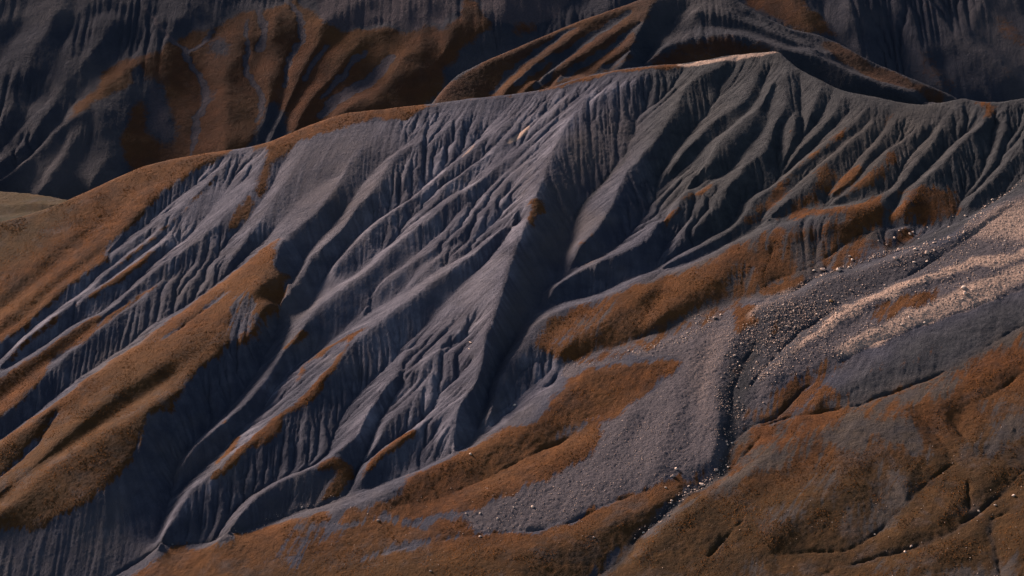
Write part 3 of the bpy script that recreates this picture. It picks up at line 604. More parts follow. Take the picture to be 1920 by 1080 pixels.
T_L = np.clip(P([(440,280),(640,230),(760,215),(1180,150),(1060,240),(1010,350),(985,430),(945,540),(915,650),(870,760),(850,850),(780,880),(680,700),(560,470),(420,450),(340,470),(200,560),(0,700),(-100,760),(-100,620),(200,480),(380,320)], soft=16, warp=10)*.75
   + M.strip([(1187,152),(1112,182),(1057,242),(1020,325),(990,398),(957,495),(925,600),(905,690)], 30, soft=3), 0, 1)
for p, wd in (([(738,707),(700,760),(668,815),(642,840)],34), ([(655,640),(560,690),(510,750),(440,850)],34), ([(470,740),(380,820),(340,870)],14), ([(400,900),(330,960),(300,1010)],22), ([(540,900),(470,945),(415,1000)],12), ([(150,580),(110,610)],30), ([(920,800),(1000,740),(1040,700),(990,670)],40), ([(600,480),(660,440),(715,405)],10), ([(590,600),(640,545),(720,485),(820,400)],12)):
    add(T_L, M.strip(p, wd, soft=2.5, warp=3)*.9)  # lit slabs and crests lightened in the colour, over pale shale
T_B = np.clip(M.poly([(1075,240),(1190,170),(1200,250),(1150,330),(1100,380),(1080,440),(1020,560),(960,670),(920,740),(925,640),(960,520),(995,400),(1030,310)], soft=6, warp=6)*.4 + M.poly([(560,260),(720,230),(760,300),(700,420),(620,480),(560,460),(540,330)], soft=16, warp=10)*.35 + M.poly([(1540,230),(1800,200),(1700,330),(1500,400)], soft=20)*.35, 0, 1)
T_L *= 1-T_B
HR = P([(1040,1150),(1123,1075),(1173,1047),(1240,974),(1313,917),(1357,877),(1367,832),(1400,800),(1480,781),(1613,757),(1720,717),(1780,690),(1860,643),(1920,610),(2100,560),(2200,1200)], soft=3)
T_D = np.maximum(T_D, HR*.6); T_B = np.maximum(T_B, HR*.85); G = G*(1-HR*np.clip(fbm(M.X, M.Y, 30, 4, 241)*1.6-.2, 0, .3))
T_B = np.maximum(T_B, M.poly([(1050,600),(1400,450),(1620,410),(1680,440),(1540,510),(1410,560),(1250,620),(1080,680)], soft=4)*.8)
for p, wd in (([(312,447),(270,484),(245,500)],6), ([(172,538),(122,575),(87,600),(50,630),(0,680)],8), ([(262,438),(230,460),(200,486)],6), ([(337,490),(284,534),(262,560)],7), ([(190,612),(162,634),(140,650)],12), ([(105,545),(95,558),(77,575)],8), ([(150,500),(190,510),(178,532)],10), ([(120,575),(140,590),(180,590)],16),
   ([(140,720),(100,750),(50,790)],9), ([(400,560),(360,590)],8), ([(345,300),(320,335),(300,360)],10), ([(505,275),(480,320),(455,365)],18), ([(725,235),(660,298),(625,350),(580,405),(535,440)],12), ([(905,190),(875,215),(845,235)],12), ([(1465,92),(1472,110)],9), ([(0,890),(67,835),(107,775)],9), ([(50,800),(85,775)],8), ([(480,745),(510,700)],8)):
    add(T_L, M.strip(p, wd, soft=1.2, warp=2))  # silvery crest lines: pale dry dust plus light painted into the tint
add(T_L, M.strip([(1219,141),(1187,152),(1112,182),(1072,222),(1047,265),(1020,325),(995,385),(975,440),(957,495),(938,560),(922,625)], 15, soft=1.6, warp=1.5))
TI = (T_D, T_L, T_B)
Gb = blur(G, 1.6); G = np.clip(Gb + (LIC*.20+fbm(M.X, M.Y, 6, 4, 221)*.35)*np.clip(Gb*(1-Gb)*4, 0, 1)*(1-DK), 0, 1)
cover = (G, SC, PK); detail = (streak, DK, np.clip(OLIVE_SHADE*1.35, 0, 1))
cellc = lambda A: (A[:-1, :-1]+A[1:, 1:])*.5
kp = cellc(M.off) > -95
fore = cellc(P([(260,1130),(270,1052),(340,1027),(420,1012),(520,977),(600,958),(655,930),(720,905),(757,893),(800,875),(858,850),(890,823),(913,804),(940,778),(973,757),(1010,730),(1033,719),(1047,695),(1073,674),(1107,661),(1153,650),(1190,637),(1240,620),(1290,597),(1347,574),(1413,554),(1460,700),(1400,800),(1367,832),(1357,877),(1313,918),(1240,974),(1173,1047),(1123,1075),(1060,1130)], soft=0, warp=0)) > .5
scr = cellc(P([(1413,554),(1453,555),(1487,547),(1513,527),(1547,511),(1630,492),(1673,475),(1740,462),(1800,440),(1812,420),(1845,393),(1900,360),(2100,290),(2100,600),(1920,610),(1860,643),(1780,690),(1720,717),(1613,757),(1480,781),(1400,800),(1460,700)], soft=0, warp=0)) > .5
hil = cellc(P([(1000,1200),(1060,1130),(1123,1075),(1173,1047),(1240,974),(1313,918),(1357,877),(1367,832),(1400,800),(1480,781),(1613,757),(1720,717),(1780,690),(1860,643),(1920,610),(2100,560),(2200,560),(2200,1300),(1000,1300)], soft=0, warp=0)) > .5
scr &= ~fore; hil &= ~fore & ~scr
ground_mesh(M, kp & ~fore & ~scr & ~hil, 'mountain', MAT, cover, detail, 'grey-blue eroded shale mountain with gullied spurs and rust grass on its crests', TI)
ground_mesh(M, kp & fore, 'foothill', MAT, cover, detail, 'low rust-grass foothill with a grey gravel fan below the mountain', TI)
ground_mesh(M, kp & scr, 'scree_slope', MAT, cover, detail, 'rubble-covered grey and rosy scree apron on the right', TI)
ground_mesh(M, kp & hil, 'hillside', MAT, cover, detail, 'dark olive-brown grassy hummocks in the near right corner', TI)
print('main mesh', time.time()-T0)

# ================================================================== MIDDLE RIDGE behind the skyline
def finish(Q, ero=8, K=0.012, lic_amp=.12, gs=.6, nz=.05, big=0, sa=.2):
    global bare
    Q.H = blur(Q.H, .9); bq = 1-Q.G; sf = blur(Q.H, 2.5); Q.H = Q.H*(1-gs*Q.G)+sf*gs*Q.G
    l = blur(Q.lic(20, 4), .6); l /= l.std()
    l2_ = Q.lic(16, 41, 1.4, 2.4); Q.H += l2_/l2_.std()*.2*(bq*.8+.2)*np.clip(1.3*fbm(Q.X, Q.Y, 60, 2, 5)+.5, .1, 1)
    Q.H += l*lic_amp*np.clip(1-.7*Q.S, 0, 1)*(bq+.2) + fbm(Q.X, Q.Y, 34, 4, 61)*1.1 + big*(fbm(Q.X, Q.Y, 110, 3, 67)*7 + fbm(Q.X, Q.Y, 42, 3, 69)*3.2) + fbm(Q.X, Q.Y, 8, 3, 63)*.12
    cm_ = np.clip(fbm(Q.X, Q.Y, 70, 3, 203)*1.6+.55, .08, 1)*(1-.8*Q.S); Q.carve((bq*.9+.1)*cm_, 20, K*2, .03, .5, 150, .3, 2, 6)
    Q.H += np.random.default_rng(3).normal(0, .03, Q.H.shape)
    Q.erode((bq*.85+.15)*cm_, n=ero+3, K=K*1.2, D=.02, cap=.4, amax=120)
    Q.H += np.random.default_rng(8).normal(0, nz, Q.H.shape)
    Q.H += .6*(Q.H-blur(Q.H, 1.6))
    l = blur(Q.lic(16, 6), .5); Q.streak = np.clip(.5+sa*l/l.std()-np.clip(np.log(Q.A)/7, 0, 1)*.25, 0, 1)
Q = Patch(-330, 500, 1560, 2130, 1.1, 1760, 150, 24)
q_ = lambda h0, h1, *p: Q.line(h0, h1, list(p))
SK3 = [(500,380),(650,300),(760,235),(807,197),(833,160),(860,134),(907,113),(973,87),(1073,43),(1197,0),(1240,-25),(1330,-40),(1397,7),(1430,27),(1480,53),(1520,60),(1567,73),(1613,103),(1680,130),(1747,160),(1807,182),(1870,210),(1990,250)]
q_(0, 0, *SK3); Q.back(SK3)
q_(-1,-6,(1080,52),(1057,64),(1020,92),(973,124),(933,164),(910,200))
q_(1,2,(1090,55),(1050,85),(1000,120),(950,165),(925,200))
q_(-1,-5,(1130,58),(1107,74),(1060,100),(1023,118),(990,145),(967,168),(950,200))
q_(1,2,(1140,60),(1100,90),(1040,125),(1000,150),(975,180))
q_(-1,-6,(1187,22),(1140,52),(1090,84),(1055,110),(1023,140),(1003,168),(980,200))
q_(1,2,(1190,35),(1140,70),(1090,105),(1050,135),(1020,170))
q_(-1,-5,(1200,45),(1170,72),(1123,110),(1080,132),(1045,152),(1020,185))
q_(1,2,(1205,60),(1170,90),(1130,118),(1090,145))
q_(-1,-4,(1200,85),(1165,110),(1130,130),(1100,152))
q_(2,3,(1225,0),(1210,30),(1195,60),(1180,90),(1165,120))
q_(-4,-7,(1290,15),(1262,32),(1240,70),(1220,105),(1205,125))
q_(0,2.5,(1212,112),(1235,97),(1262,80),(1300,69),(1360,62),(1410,70),(1455,84)); q_(2.5,0,(1455,84),(1465,90),(1500,97),(1540,108),(1590,130),(1640,150),(1700,170),(1760,185),(1810,196))
q_(-2,-4,(1245,75),(1285,56),(1340,48),(1400,58),(1465,78),(1530,99),(1600,131),(1660,150),(1720,168))
q_(1,1,(1300,20),(1360,28),(1410,45),(1460,64),(1510,82),(1560,100))
q_(-2,-3,(1400,30),(1450,50),(1500,68),(1540,85),(1580,105),(1640,128),(1700,155))
q_(-6,-22,(1476,118),(1500,140),(1560,185),(1640,212),(1740,225),(1850,240))
q_(-7,-8,(1200,140),(1280,135),(1360,125),(1440,118))
Q.solve()
def zm(Q): return np.zeros((Q.ny, Q.nx))
Q.G = Q.poly([(800,215),(833,156),(907,108),(973,82),(1073,38),(1197,-6),(1235,-10),(1215,30),(1190,60),(1195,90),(1170,115),(1050,170),(900,215)])
for p, wd in (([(1080,52),(1057,64),(1020,92),(973,124),(933,164),(920,180)],13), ([(1130,58),(1107,74),(1060,100),(1023,118),(990,145),(967,168)],10), ([(1187,22),(1140,52),(1090,84),(1055,110),(1023,140),(1000,170)],20), ([(1200,45),(1170,72),(1123,110),(1080,132),(1045,152)],12), ([(1200,85),(1165,110),(1130,130),(1100,152)],12)):
    Q.G *= 1-Q.strip(p, wd, warp=2)*.95
add(Q.G, Q.poly([(1205,125),(1235,100),(1262,83),(1300,72),(1360,64),(1420,74),(1465,92),(1400,130),(1250,140)], soft=2)*.8)
add(Q.G, Q.poly([(1540,75),(1567,78),(1613,104),(1680,132),(1747,161),(1810,184),(1800,190),(1720,174),(1640,148),(1590,126),(1560,105)], warp=3))
Q.S = zm(Q); Q.D = Q.poly([(1180,-20),(1380,-20),(1480,50),(1600,100),(1800,182),(1700,165),(1540,95),(1440,60),(1300,50),(1230,100),(1190,120)], soft=4)*.5 + Q.poly([(1462,92),(1540,110),(1640,152),(1740,183),(1810,200),(1740,240),(1560,210),(1480,140)], soft=3)*.7;  Q.P = zm(Q); finish(Q, 5, .009, .10)  # dark mask: background shade, deepest behind the peak, painted into the colour
MAT2 = ground_material('far_shale_and_russet_grass', shale=(0.06, 0.06, 0.074), shale2=(0.035, 0.037, 0.05), grass=(0.10, 0.038, 0.019), grass2=(0.055, 0.024, 0.014), scree=(0.115, 0.10, 0.115), sc_=.7)
o = ground_mesh(Q, cellc(Q.off) > -95, 'middle_ridge', MAT2, (Q.G, Q.S, Q.P), (Q.streak, Q.D, Q.P), 'ridge beyond the skyline with russet grass stripes and dark gullies')
print('mid', time.time()-T0)

# ================================================================== FAR MOUNTAINSIDE
F = Patch(-820, 820, 2060, 2480, 1.4, 2300, 100, 30)
f_ = lambda h0, h1, *p: F.line(h0*.42 if h0 > -20 else h0, h1*.42 if h1 > -20 else h1, list(p))
f_(3,4,(333,30),(310,75),(283,100),(233,133),(173,183),(147,217),(103,247),(50,297),(0,340),(-80,395))
f_(-3,-7,(350,60),(340,110),(310,180),(270,250),(225,330),(200,390))
f_(-3,-6,(250,50),(190,120),(140,190),(90,250),(40,305),(-30,360))
f_(3,4,(235,0),(190,70),(150,120),(110,170),(80,228),(40,275),(-30,330))
f_(-3,-6,(155,0),(110,85),(80,145),(50,205),(0,275),(-50,330))
f_(4,4,(125,-20),(67,93),(33,167),(0,233),(-50,310)); f_(-2,-5,(60,-20),(20,80),(-40,180)); f_(4,4,(10,-20),(-50,80))
f_(3,3,(190,193),(160,240),(133,270),(93,330),(55,390)); f_(-2,-4,(125,245),(112,282),(67,350),(30,400)); f_(-1,-3,(185,230),(155,290),(115,350),(90,400))
f_(2,2,(240,200),(210,270),(170,350))
f_(-2,-6,(235,-30),(267,5),(300,50),(345,90),(370,127),(377,167),(370,217),(360,273),(350,330))
f_(3,2,(330,-20),(370,20),(397,50),(385,72),(355,90)); f_(-1,-2,(430,20),(400,60),(378,78),(352,92))
f_(-1,-5,(440,-10),(460,33),(463,83),(460,133),(490,180),(483,227),(478,270),(480,310)); f_(-1,-2,(470,-10),(483,20),(493,50),(487,93),(472,140))
f_(-2,-8,(520,-30),(540,-5),(563,40),(567,77),(543,105),(533,150),(530,190),(505,240),(485,290))
f_(3,3,(400,90),(420,150),(425,220),(420,300)); f_(2,2,(515,30),(515,80),(508,130),(505,180),(495,230)); f_(3,4,(610,40),(600,80),(575,125),(555,165),(525,225),(505,270))
f_(-3,-8,(650,60),(612,92),(585,120),(572,150),(550,190),(520,250),(505,290)); f_(3,2,(680,70),(640,130),(600,170),(570,215),(550,250))
f_(-3,-9,(735,105),(722,122),(700,150),(660,172),(620,210),(590,238),(560,270)); f_(3,2,(760,110),(730,150),(690,185),(640,215),(610,240))
f_(-1,-5,(690,97),(660,120),(640,147),(600,185),(565,235))
f_(-6,-14,(1130,-40),(1057,7),(1010,45),(980,70),(900,98),(860,112),(835,130),(828,157),(800,200),(740,260),(600,350))
f_(2,2,(940,-20),(950,30),(930,60),(900,80)); f_(-1,-6,(880,20),(890,50),(888,75),(870,100)); f_(2,0,(860,20),(850,60),(840,90),(825,115)); f_(-1,-6,(810,60),(825,95),(835,125)); f_(2,0,(790,70),(790,120),(770,160))
f_(-1,-3,(738,60),(745,90),(742,105)); f_(0,0,(640,-20),(760,-10),(860,-20)); f_(-4,-10,(1060,30),(1010,60),(960,95),(900,125))
f_(0,-10,(1200,-40),(1120,40),(1060,100)); f_(-25,-25,(-100,440),(200,420),(500,380),(800,330),(1100,250),(1500,240),(2050,260))
# right-hand dark mountainside
f_(-3,-7,(1420,-30),(1440,0),(1470,40),(1510,80)); f_(3,3,(1470,-30),(1500,20),(1530,60)); f_(-2,-6,(1530,-20),(1545,30),(1570,70),(1600,110))
f_(4,6,(1590,-20),(1600,50),(1625,110),(1650,150)); f_(-2,-8,(1660,-10),(1680,60),(1700,120),(1740,170))
f_(3,2,(1680,-10),(1710,50),(1730,100),(1770,160)); f_(0,8,(1710,-20),(1740,10),(1800,67),(1880,123),(1960,175)); f_(-2,-6,(1760,-10),(1800,30),(1860,85),(1920,130),(2000,180))
f_(3,3,(1800,-30),(1850,10),(1900,60),(1970,120)); f_(-3,-5,(1880,-20),(1910,20),(1990,70)); f_(2,-6,(1790,80),(1820,130),(1870,190)); f_(-5,-8,(1760,110),(1790,160),(1820,200))
F.solve()
F.G = F.poly([(275,95),(330,62),(400,50),(470,20),(545,5),(600,25),(640,60),(700,52),(760,62),(800,45),(830,60),(860,35),(872,-10),(895,0),(905,30),(925,38),(905,62),(870,95),(830,132),(835,170),(790,215),(700,240),(600,260),(540,260),(520,200),(500,200),(480,250),(460,300),(250,345),(225,250),(255,210),(285,150),(255,128),(240,162),(180,192),(110,245),(150,190),(200,130)], warp=7, soft=1.5, wsc=16)
F.S = zm(F)
for p, wd in (([(267,5),(300,50),(345,90),(372,127),(378,160)],7), ([(372,130),(385,160),(385,185),(370,217),(360,290)],12), ([(462,33),(465,83),(460,133),(490,180),(483,230)],7), ([(483,20),(495,50),(487,95)],10), ([(540,0),(563,45),(567,77),(543,105),(533,165)],9), ([(400,55),(375,80),(352,92)],7), ([(735,110),(700,150),(650,180),(600,225)],22), ([(690,97),(660,120),(640,147),(600,190)],8), ([(612,92),(585,120),(572,155)],8)):
    T_ = F.strip(p, wd, warp=3); F.G *= 1-T_; add(F.S, T_)
for p in ([(270,150),(300,140),(318,190),(330,240),(315,275),(285,240)], [(395,60),(430,80),(430,100),(405,90)], [(380,165),(393,168),(385,190)]):
    T_ = F.poly(p, warp=7, soft=3, wsc=14); F.G *= 1-T_*.9; add(F.S, T_*.8)
add(F.S, F.poly([(590,-40),(600,35),(650,62),(690,58),(720,45),(760,62),(800,45),(830,62),(855,35),(868,-10),(900,-5),(905,30),(950,42),(1000,50),(1040,20),(1090,-40)], warp=8, soft=1.5, wsc=14))
F.G *= 1-F.S*.9
add(F.G, F.strip([(950,50),(985,45),(1010,30)], 20, warp=8, soft=2)*.9)
add(F.G, F.poly([(1395,-20),(1400,5),(1440,30),(1485,55),(1530,62),(1575,72),(1560,50),(1545,25),(1520,25),(1510,-20)], warp=5, soft=1.5)*.9)
for p, wd, vl in (([(1735,5),(1760,25)],16,.8), ([(1740,90),(1750,130),(1790,170)],50,.45), ([(1870,20),(1890,60),(1930,90)],40,.6), ([(1870,120),(1925,150)],14,.6)):
    add(F.G, F.strip(p, wd, warp=6, soft=4)*vl)
F.D = zm(F); F.P = zm(F); finish(F, 9, .017, .05, .2, .03, .75, .12)
MAT3 = ground_material('distant_slate_and_heather_grass', shale=(0.066, 0.064, 0.082), shale2=(0.040, 0.041, 0.056), grass=(0.135, 0.048, 0.019), grass2=(0.085, 0.033, 0.015), scree=(0.105, 0.078, 0.086), sc_=.5)
xm = cellc(F.X)
ground_mesh(F, xm < 170, 'far_mountain', MAT3, (F.G, F.S, F.P), (F.streak, F.D, F.P), 'distant brown and slate mountainside crossed by pale stream beds, behind the ridge on the left')
ground_mesh(F, xm >= 170, 'far_mountain', MAT3, (F.G, F.S, F.P), (F.streak, F.D, F.P), 'distant dark slate mountainside behind the peak on the right')
print('far', time.time()-T0)

# valley meadow glimpsed at the left edge
V = Patch(-460, -220, 1480, 1760, 2.0, 1620, 395, 5)
SKm = [(-200,352),(-60,356),(0,360),(60,364),(130,376),(220,405),(320,450)]
V.line(0, 0, SKm); V.back(SKm, ((12, -4), (60, -30))); V.line(0, 1, [(-100,385),(0,388),(60,380),(120,384)]); V.line(-1.5, -1.5, [(-100,400),(0,405),(60,396),(130,390)]); V.line(0, 0, [(-100,440),(0,430),(100,410)])
V.solve(); V.H += fbm(V.X, V.Y, 30, 4, 3)*.8
V.G = np.ones((V.ny, V.nx)); z = zm(V)
MAT4 = ground_material('meadow_grass', grass=(0.060, 0.046, 0.022), grass2=(0.04, 0.032, 0.018), olive=(0.05, 0.052, 0.018), sc_=.6)
ol = np.clip(fbm(V.X, V.Y, 40, 3, 8)*1.2+.5, 0, 1)
ground_mesh(V, cellc(V.off) > -30, 'meadow', MAT4, (V.G, z, z), (z+.4, z, ol), 'strip of pale green meadow at the left edge beyond the orange slope')

# ================================================================== STONES
def stone_material(name, c1, c2):
    m = bpy.data.materials.new(name); m.use_nodes = True; n = m.node_tree; b = n.nodes['Principled BSDF']; b.inputs['Roughness'].default_value = .9; b.inputs['Specular IOR Level'].default_value = .2
    tc = n.nodes.new('ShaderNodeTexCoord'); t = n.nodes.new('ShaderNodeTexNoise'); t.inputs['Scale'].default_value = 1.2; t.inputs['Detail'].default_value = 5; n.links.new(tc.outputs['Object'], t.inputs[0])
    oi = n.nodes.new('ShaderNodeObjectInfo'); ad = n.nodes.new('ShaderNodeMath'); ad.operation = 'MULTIPLY_ADD'; ad.inputs[1].default_value = .5; n.links.new(oi.outputs['Random'], ad.inputs[0])
    sb = n.nodes.new('ShaderNodeMath'); sb.operation = 'SUBTRACT'; sb.inputs[1].default_value = .25; n.links.new(t.outputs['Fac'], sb.inputs[0]); n.links.new(sb.outputs[0], ad.inputs[2])
    r = n.nodes.new('ShaderNodeValToRGB'); r.color_ramp.elements[0].position = .3; r.color_ramp.elements[0].color = (*c1, 1); r.color_ramp.elements[1].position = .65; r.color_ramp.elements[1].color = (*c2, 1)
    n.links.new(ad.outputs[0], r.inputs[0]); n.links.new(r.outputs[0], b.inputs['Base Color']); return m
ST = stone_material('pale_rosy_rock', (.46, .33, .27), (.74, .57, .46)); ST2 = stone_material('ochre_rock', (.20, .11, .05), (.38, .22, .10)); ST3 = stone_material('grey_rock', (.12, .11, .12), (.26, .23, .22))
import bmesh
def rock_mesh(name, seed, npts, mat, sx=1, sy=.8, sz=.7):
    r = random.Random(seed); bm = bmesh.new()
    for k in range(npts):
        a = r.gauss(0, 1), r.gauss(0, 1), r.gauss(0, 1); l = math.sqrt(sum(q*q for q in a))+1e-6; g = r.uniform(.82, 1.0)
        bm.verts.new((a[0]/l*g*sx*.5, a[1]/l*g*sy*.5, a[2]/l*g*sz*.5))
    ret = bmesh.ops.convex_hull(bm, input=bm.verts)
    bmesh.ops.delete(bm, geom=[e for e in ret['geom_interior'] if isinstance(e, bmesh.types.BMVert)], context='VERTS')
    me = bpy.data.meshes.new(name); bm.to_mesh(me); bm.free(); me.materials.append(mat); return me
rocks = [rock_mesh('boulder', 10+k, 26, ST, 1, random.uniform(.65, .9), random.uniform(.55, .8)) for k in range(7)]
rock_o = rock_mesh('boulder', 91, 26, ST2); rock_g = [rock_mesh('boulder', 95+k, 24, ST3) for k in range(3)]
PX = .31/1331*1.0          # metres per photo pixel per metre of distance (near enough)
nst = [0]
def stone(u, v, size, label, group=None, mesh=None, stretch=None, xyz=None):
    if xyz is None:
        x, y, z = (float(q[0]) for q in M.hit([(u, v)]))
    else: x, y, z = xyz
    d = math.sqrt(x*x+y*y+z*z); sz = size*PX*d*1.15
    o = bpy.data.objects.new('boulder', mesh or rocks[nst[0] % 7]); nst[0] += 1
    COL.objects.link(o); o.location = (x, y, z+ZC+sz*.12)
    o.scale = (sz, sz, sz) if not stretch else (sz*stretch[0], sz*stretch[1], sz*stretch[2])
    o.rotation_euler = (random.uniform(-.3, .3), random.uniform(-.3, .3), random.uniform(0, 6.28) if not stretch else stretch[3])
    o['label'] = label; o['category'] = 'boulder' if size > 5 else 'stone'
    if group: o['group'] = group
    return o
BIG = [
 (1572,508,12.5,'largest pale boulder on the upper edge of the grey scree, casting a dark shadow'),
 (1543,507,11,'wide pale boulder just left of the largest one on the upper scree edge'),
 (1526,508,6,'small round pale boulder left of the two big ones at the upper scree edge'),
 (1806,541,10,'big cream boulder alone on the light gravel band at right, upper of two'),
 (1809,552,9.5,'flat cream boulder lying just below another on the light gravel band at right'),
 (1679,486,9,'rosy boulder in the middle of the grey scree apron, right of a stone cluster'),
 (1738,476,10,'flat rusty-rose boulder high on the grey scree near its dark upper bank'),
 (1716,469,8,'angular cream boulder on the upper rim of the scree below the dark bank'),
 (1714,493,6,'small rosy stone below the two boulders of the upper scree rim'),
 (1598,488,6,'cream stone on the brown grass above the scree edge'),
 (1593,481,4.5,'small golden stone on the brown grass, just above a cream one'),
 (1677,448,6.5,'rosy stone lying in the dark gravel above the scree'),
 (1706,440,6.5,'long cream stone in the dark stream bank, left one of a close pair'),
 (1712,437,5,'cream stone in the dark stream bank, right one of a close pair'),
 (1739,427,4.5,'pale stone on the upper lip of the dark stream bank'),
 (1686,434,4.5,'pale stone on the dark bank left of the close pair'),
 (1861,375,6,'pale block in the stony gully above the scree at far right'),
 (1316,910,8.5,'pink-white boulder lying in the dark stream bed at lower centre'),
 (1343,883,8.5,'pale boulder beside the dark stream where it narrows, upstream of the pink-white one'),
 (1261,894,8,'rosy boulder at the foot of the grey gravel fan, by the rust grass'),
 (1268,881,6.5,'ochre-lit stone just above the rosy boulder at the foot of the gravel fan'),
 (1248,915,5,'small white stone on rust grass below the gravel fan'),
 (1291,913,4.5,'small pale stone on grass just left of the dark stream bed'),
 (1285,925,4.5,'pale stone sunk in the dark stream bed, downstream of the pink-white boulder'),
 (1362,829,5,'small white stone on the dark side of the gravel fan just above the stream'),
 (999,951,7,'pale boulder standing alone on the lower grey gravel tongue'),
 (963,953,4.5,'small stone left of the lone pale boulder on the lower gravel tongue'),
 (933,974,5,'pale stone at the lower margin of the grey gravel tongue'),
 (900,963,5,'cream stone near the left tip of the gravel tongue'),
 (874,964,4.5,'small cream stone at the very left tip of the gravel tongue'),
 (900,1007,5.5,'pale stone on the thin grey stream line at bottom centre'),
 (709,977,5.5,'warm-coloured stone on the grey strip at lower left of centre'),
 (807,1072,5,'pale stone on rust grass close to the bottom edge'),
 (965,761,6,'pinkish stone in the small gully just above the rust grass tongue'),
 (882,853,5,'white stone on the rust grass just right of the shale foot'),
 (1113,1009,5,'pale stone on the dark rust hillside left of the stream bed'),
 (1340,597,8,'pale boulder on the bare brownish ground left of the gravel fan'),
 (1351,591,5,'small pale stone just right of the boulder on bare brownish ground'),
 (1900,930,6,'long whitish stone on the dark hillside near the right edge'),
 (1835,959,5,'pale stone by the small gully on the dark hillside at lower right'),
 (1709,1025,6,'whitish stone at the bend of the lowest hillside gully'),
 (1697,1036,5.5,'whitish stone just left of another at the bend of the lowest gully'),
 (1640,1003,4.5,'small grey-white stone in the middle of the olive hillside'),
 (1866,948,5,'small pale stone beside the gully bank near the right edge'),
 (1705,595,5,'cream stone on the orange knoll between the two light bands'),
 (323,1022,5,'small grey stone at the foot of the blue cliff at lower left'),
 (567,953,6,'dark rounded stone in the stream bed at the foot of the blue slopes'),
]
for u, v, sz_, lb in BIG:
    stone(u, v, sz_, lb, mesh=(rock_g[0] if 'grey stone' in lb or 'dark rounded' in lb else None))
stone(1558, 567, 8, 'ochre boulder standing alone among grey rubble on the scree', mesh=rock_o)
for u, v, sz_, lb in ((882,643,6,'long white slab of rock on the grey face left of the central ridge'), (880,655,4,'small white rock chip just above the white slab left of the central ridge')):
    stone(u, v, sz_, lb, stretch=(.7, 2.2, .5, .5))
def field(mask, n, rs, seed, thr=.25):
    r = np.random.default_rng(seed); p = (mask*(mask > thr)).ravel(); p = p/p.sum(); k = r.choice(p.size, n, p=p)
    j, i = np.divmod(k, M.nx); x = M.x0+(i+r.random(n)-.5)*M.d; y = M.y0+(j+r.random(n)-.5)*M.d
    ok = M.samp(M.off, x, y) > -5
    x, y = x[ok], y[ok]
    return x, y, M.samp(M.H, x, y), rs[0]+(rs[1]-rs[0])*r.random(len(x))**2.2
apron = SC*(M.X > 120)*(1-G); band = PK*(M.X > 150); fan = SC*(M.X <= 120)
bank = M.poly([(1650,440),(1700,425),(1790,405),(1815,402),(1815,420),(1790,440),(1740,455),(1700,460),(1660,475)], soft=1)
edge = M.strip([(1440,555),(1490,545),(1515,525),(1560,510),(1620,490),(1680,470),(1740,460),(1800,440),(1850,385),(1920,340)], 9)
bed = M.strip([(1368,830),(1358,877),(1345,885),(1315,915),(1273,938),(1240,974),(1190,1014)], 16); foot = M.strip([(640,925),(590,948),(560,954),(517,970),(467,997),(400,1012),(333,1020)], 8)
redges = M.strip([(1180,660),(1240,648),(1280,640),(1330,600),(1290,590)], 25)
for mk, n, rs, sd, lb, gp, ms in (
   (apron, 70, (3.4, 6), 1, 'pale stone scattered on the grey scree apron at right', 'pale stones on the grey scree apron', rocks),
   (darkfan, 48, (3.2, 5.5), 2, 'pale stone sprinkled over the dark blue-grey part of the gravel fan', 'pale stones on the dark gravel', rocks),
   (band, 40, (3.4, 5.5), 3, 'rosy stone packed in the light rubble band', 'rosy stones in the rubble band', rocks),
   (edge, 30, (3.5, 6), 4, 'pale stone lined up along the upper edge of the scree', 'stones along the upper scree edge', rocks),
   (bank, 14, (3.2, 5.5), 5, 'pale stone on the dark wet bank above the scree', 'stones on the dark bank', rocks),
   (bed, 26, (3, 5.5), 6, 'pale stone washed into the dark stream bed', 'stones in the stream bed', rocks),
   (redges, 16, (3, 4.5), 7, 'small pale stone on bare brown ground between the orange slopes', 'stones on the bare brown ground', rocks)):
    for x, y, z, sz_ in zip(*field(mk, n, rs, sd)):
        ru, rv = x/y, z/y
        side = ('upper right part' if x > 190 else 'lower left part') if gp in ('pale stones on the grey scree apron', 'rosy stones in the rubble band') else None
        bigger = sz_ > rs[0]+.9
        lab = ('larger ' if bigger else 'small ')+lb.replace('small ', '') + ((', '+side) if side else '')
        stone(0, 0, sz_, lab, gp+(', larger' if bigger else ', small')+((', '+side) if side else ''), mesh=ms[nst[0] % len(ms)], xyz=(float(x), float(y), float(z)))
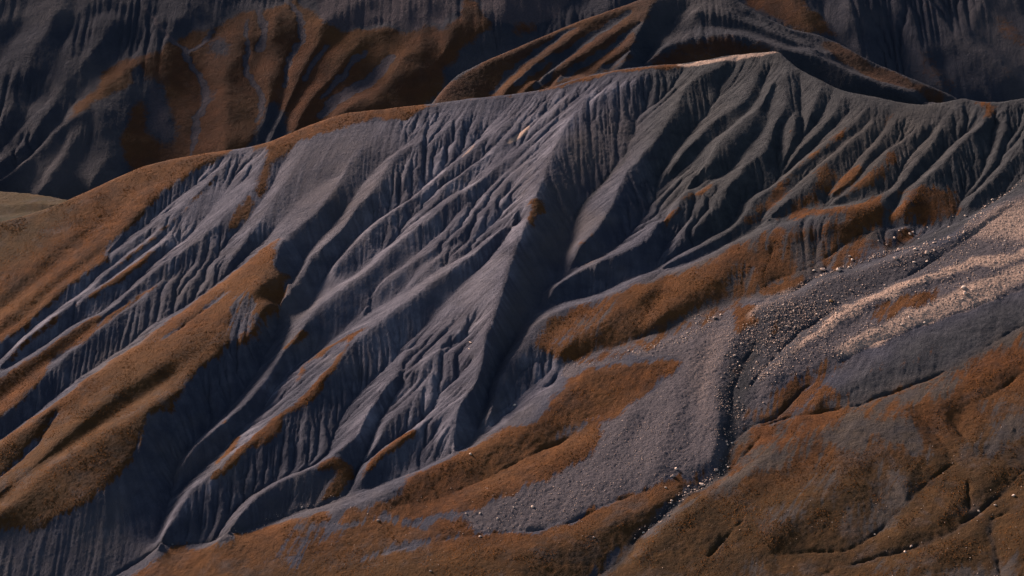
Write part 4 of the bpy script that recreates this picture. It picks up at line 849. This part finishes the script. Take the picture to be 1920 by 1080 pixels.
def rubble(name, parts, mat, label):
    shapes = [rock_mesh('chip', 200+k, 9, mat) for k in range(5)]
    sv = [np.array([v.co[:] for v in m.vertices]) for m in shapes]; sf = [np.array([p.vertices[:] for p in m.polygons]) for m in shapes]
    for m in shapes: bpy.data.meshes.remove(m)
    VV = []; FF = []; off = 0; r = np.random.default_rng(77)
    for mk, n, rs, sd in parts:
        x, y, z, s_ = field(mk, n, rs, sd, .15); which = r.integers(0, 5, len(x)); ang = r.random(len(x))*6.28
        for k in range(5):
            w_ = which == k; c, s2 = np.cos(ang[w_]), np.sin(ang[w_]); sc_ = s_[w_]*.31*1.15
            b = sv[k]; vx = (b[None, :, 0]*c[:, None]-b[None, :, 1]*s2[:, None])*sc_[:, None]+x[w_][:, None]; vy = (b[None, :, 0]*s2[:, None]+b[None, :, 1]*c[:, None])*sc_[:, None]+y[w_][:, None]; vz = b[None, :, 2]*sc_[:, None]+z[w_][:, None]+ZC+.1*sc_[:, None]
            m_ = w_.sum(); VV.append(np.stack([vx, vy, vz], -1).reshape(-1, 3))
            FF.append((sf[k][None]+(np.arange(m_)*len(b))[:, None, None]+off).reshape(-1, 3)); off += m_*len(b)
    VV = np.concatenate(VV).astype(np.float32); FF = np.concatenate(FF).astype(np.int32)
    me = bpy.data.meshes.new(name); me.vertices.add(len(VV)); me.vertices.foreach_set('co', VV.ravel()); me.loops.add(FF.size); me.loops.foreach_set('vertex_index', FF.ravel())
    me.polygons.add(len(FF)); me.polygons.foreach_set('loop_start', (np.arange(len(FF))*3).astype(np.int32)); me.update(calc_edges=True); me.materials.append(mat)
    o = bpy.data.objects.new(name, me); COL.objects.link(o); o['kind'] = 'stuff'; o['label'] = label; o['category'] = 'stones'
patchy = np.clip(fbm(M.X, M.Y, 14, 3, 71)*1.5+.6, .05, 1)
rubble('rubble', [(apron*patchy, 4200, (1.0, 3.5), 11), (darkfan*patchy, 1700, (1.1, 3.6), 12), (band, 6000, (1.0, 3.2), 13), (edge, 500, (1.2, 3.5), 14), (fan*patchy, 1500, (1.0, 2.6), 15), (bed+foot, 260, (1.2, 3.6), 16), (redges, 300, (1.0, 3), 17),
  (M.poly([(1100,1100),(1400,950),(1600,900),(1920,760),(2000,900),(2000,1100)], soft=3)*patchy, 260, (.9, 2.6), 18), (P([(600,960),(900,900),(1100,950),(1150,1010),(900,1060),(600,1060)], soft=3), 120, (.9, 2.6), 19)], ST, 'loose pale rubble strewn thickly over the scree')
# tufts of dry grass
def tufts(name, mk, n, hs, seed, col, label):
    m = bpy.data.materials.new(name); m.use_nodes = True; b = m.node_tree.nodes['Principled BSDF']; b.inputs['Base Color'].default_value = (*col, 1); b.inputs['Roughness'].default_value = 1; b.inputs['Specular IOR Level'].default_value = .05
    nz = m.node_tree.nodes.new('ShaderNodeTexNoise'); nz.inputs['Scale'].default_value = .4; rp = m.node_tree.nodes.new('ShaderNodeMix'); rp.data_type = 'RGBA'; tc = m.node_tree.nodes.new('ShaderNodeTexCoord')
    m.node_tree.links.new(tc.outputs['Object'], nz.inputs[0]); m.node_tree.links.new(nz.outputs[0], rp.inputs[0]); rp.inputs[6].default_value = (*[c*.4 for c in col], 1); rp.inputs[7].default_value = (*[c*1.6 for c in col], 1); m.node_tree.links.new(rp.outputs[2], b.inputs['Base Color'])
    x, y, z, s_ = field(mk, n, hs, seed, .3); k = len(x); r = np.random.default_rng(seed); a0 = r.random(k)*6.28
    P4 = [np.stack([x+np.cos(a0+q*2.094)*s_*.55, y+np.sin(a0+q*2.094)*s_*.55, z+ZC-.05], -1) for q in range(3)] + [np.stack([x+(r.random(k)-.5)*s_*.5, y+(r.random(k)-.5)*s_*.5, z+ZC+s_*.6], -1)]
    VV = np.stack(P4, 1).reshape(-1, 3).astype(np.float32); FF = (np.array([[0,1,3],[1,2,3],[2,0,3]])[None]+(np.arange(k)*4)[:, None, None]).reshape(-1, 3).astype(np.int32)
    me = bpy.data.meshes.new(name); me.vertices.add(len(VV)); me.vertices.foreach_set('co', VV.ravel()); me.loops.add(FF.size); me.loops.foreach_set('vertex_index', FF.ravel())
    me.polygons.add(len(FF)); me.polygons.foreach_set('loop_start', (np.arange(len(FF))*3).astype(np.int32)); me.update(calc_edges=True); me.materials.append(m)
    o = bpy.data.objects.new(name, me); COL.objects.link(o); o['kind'] = 'stuff'; o['label'] = label; o['category'] = 'grass'
clump = G*np.clip(fbm(M.X, M.Y, 10, 4, 91)*2+.45, .04, 1)*(M.off > -1)
tufts('grass', clump, 26000, (.3, .75), 51, (.15, .058, .016), 'tufts of rust and straw coloured grass thickening the turf on the slopes')
tufts('heath', clump*(.08+np.clip(OLIVE_SHADE, 0, 1))*np.clip(fbm(M.X, M.Y, 25, 3, 95)*2+.3, .02, 1), 7000, (.3, .75), 52, (.045, .026, .012), 'dark brown low heath dotted through the dry grass')
print('done', time.time()-T0, nst)
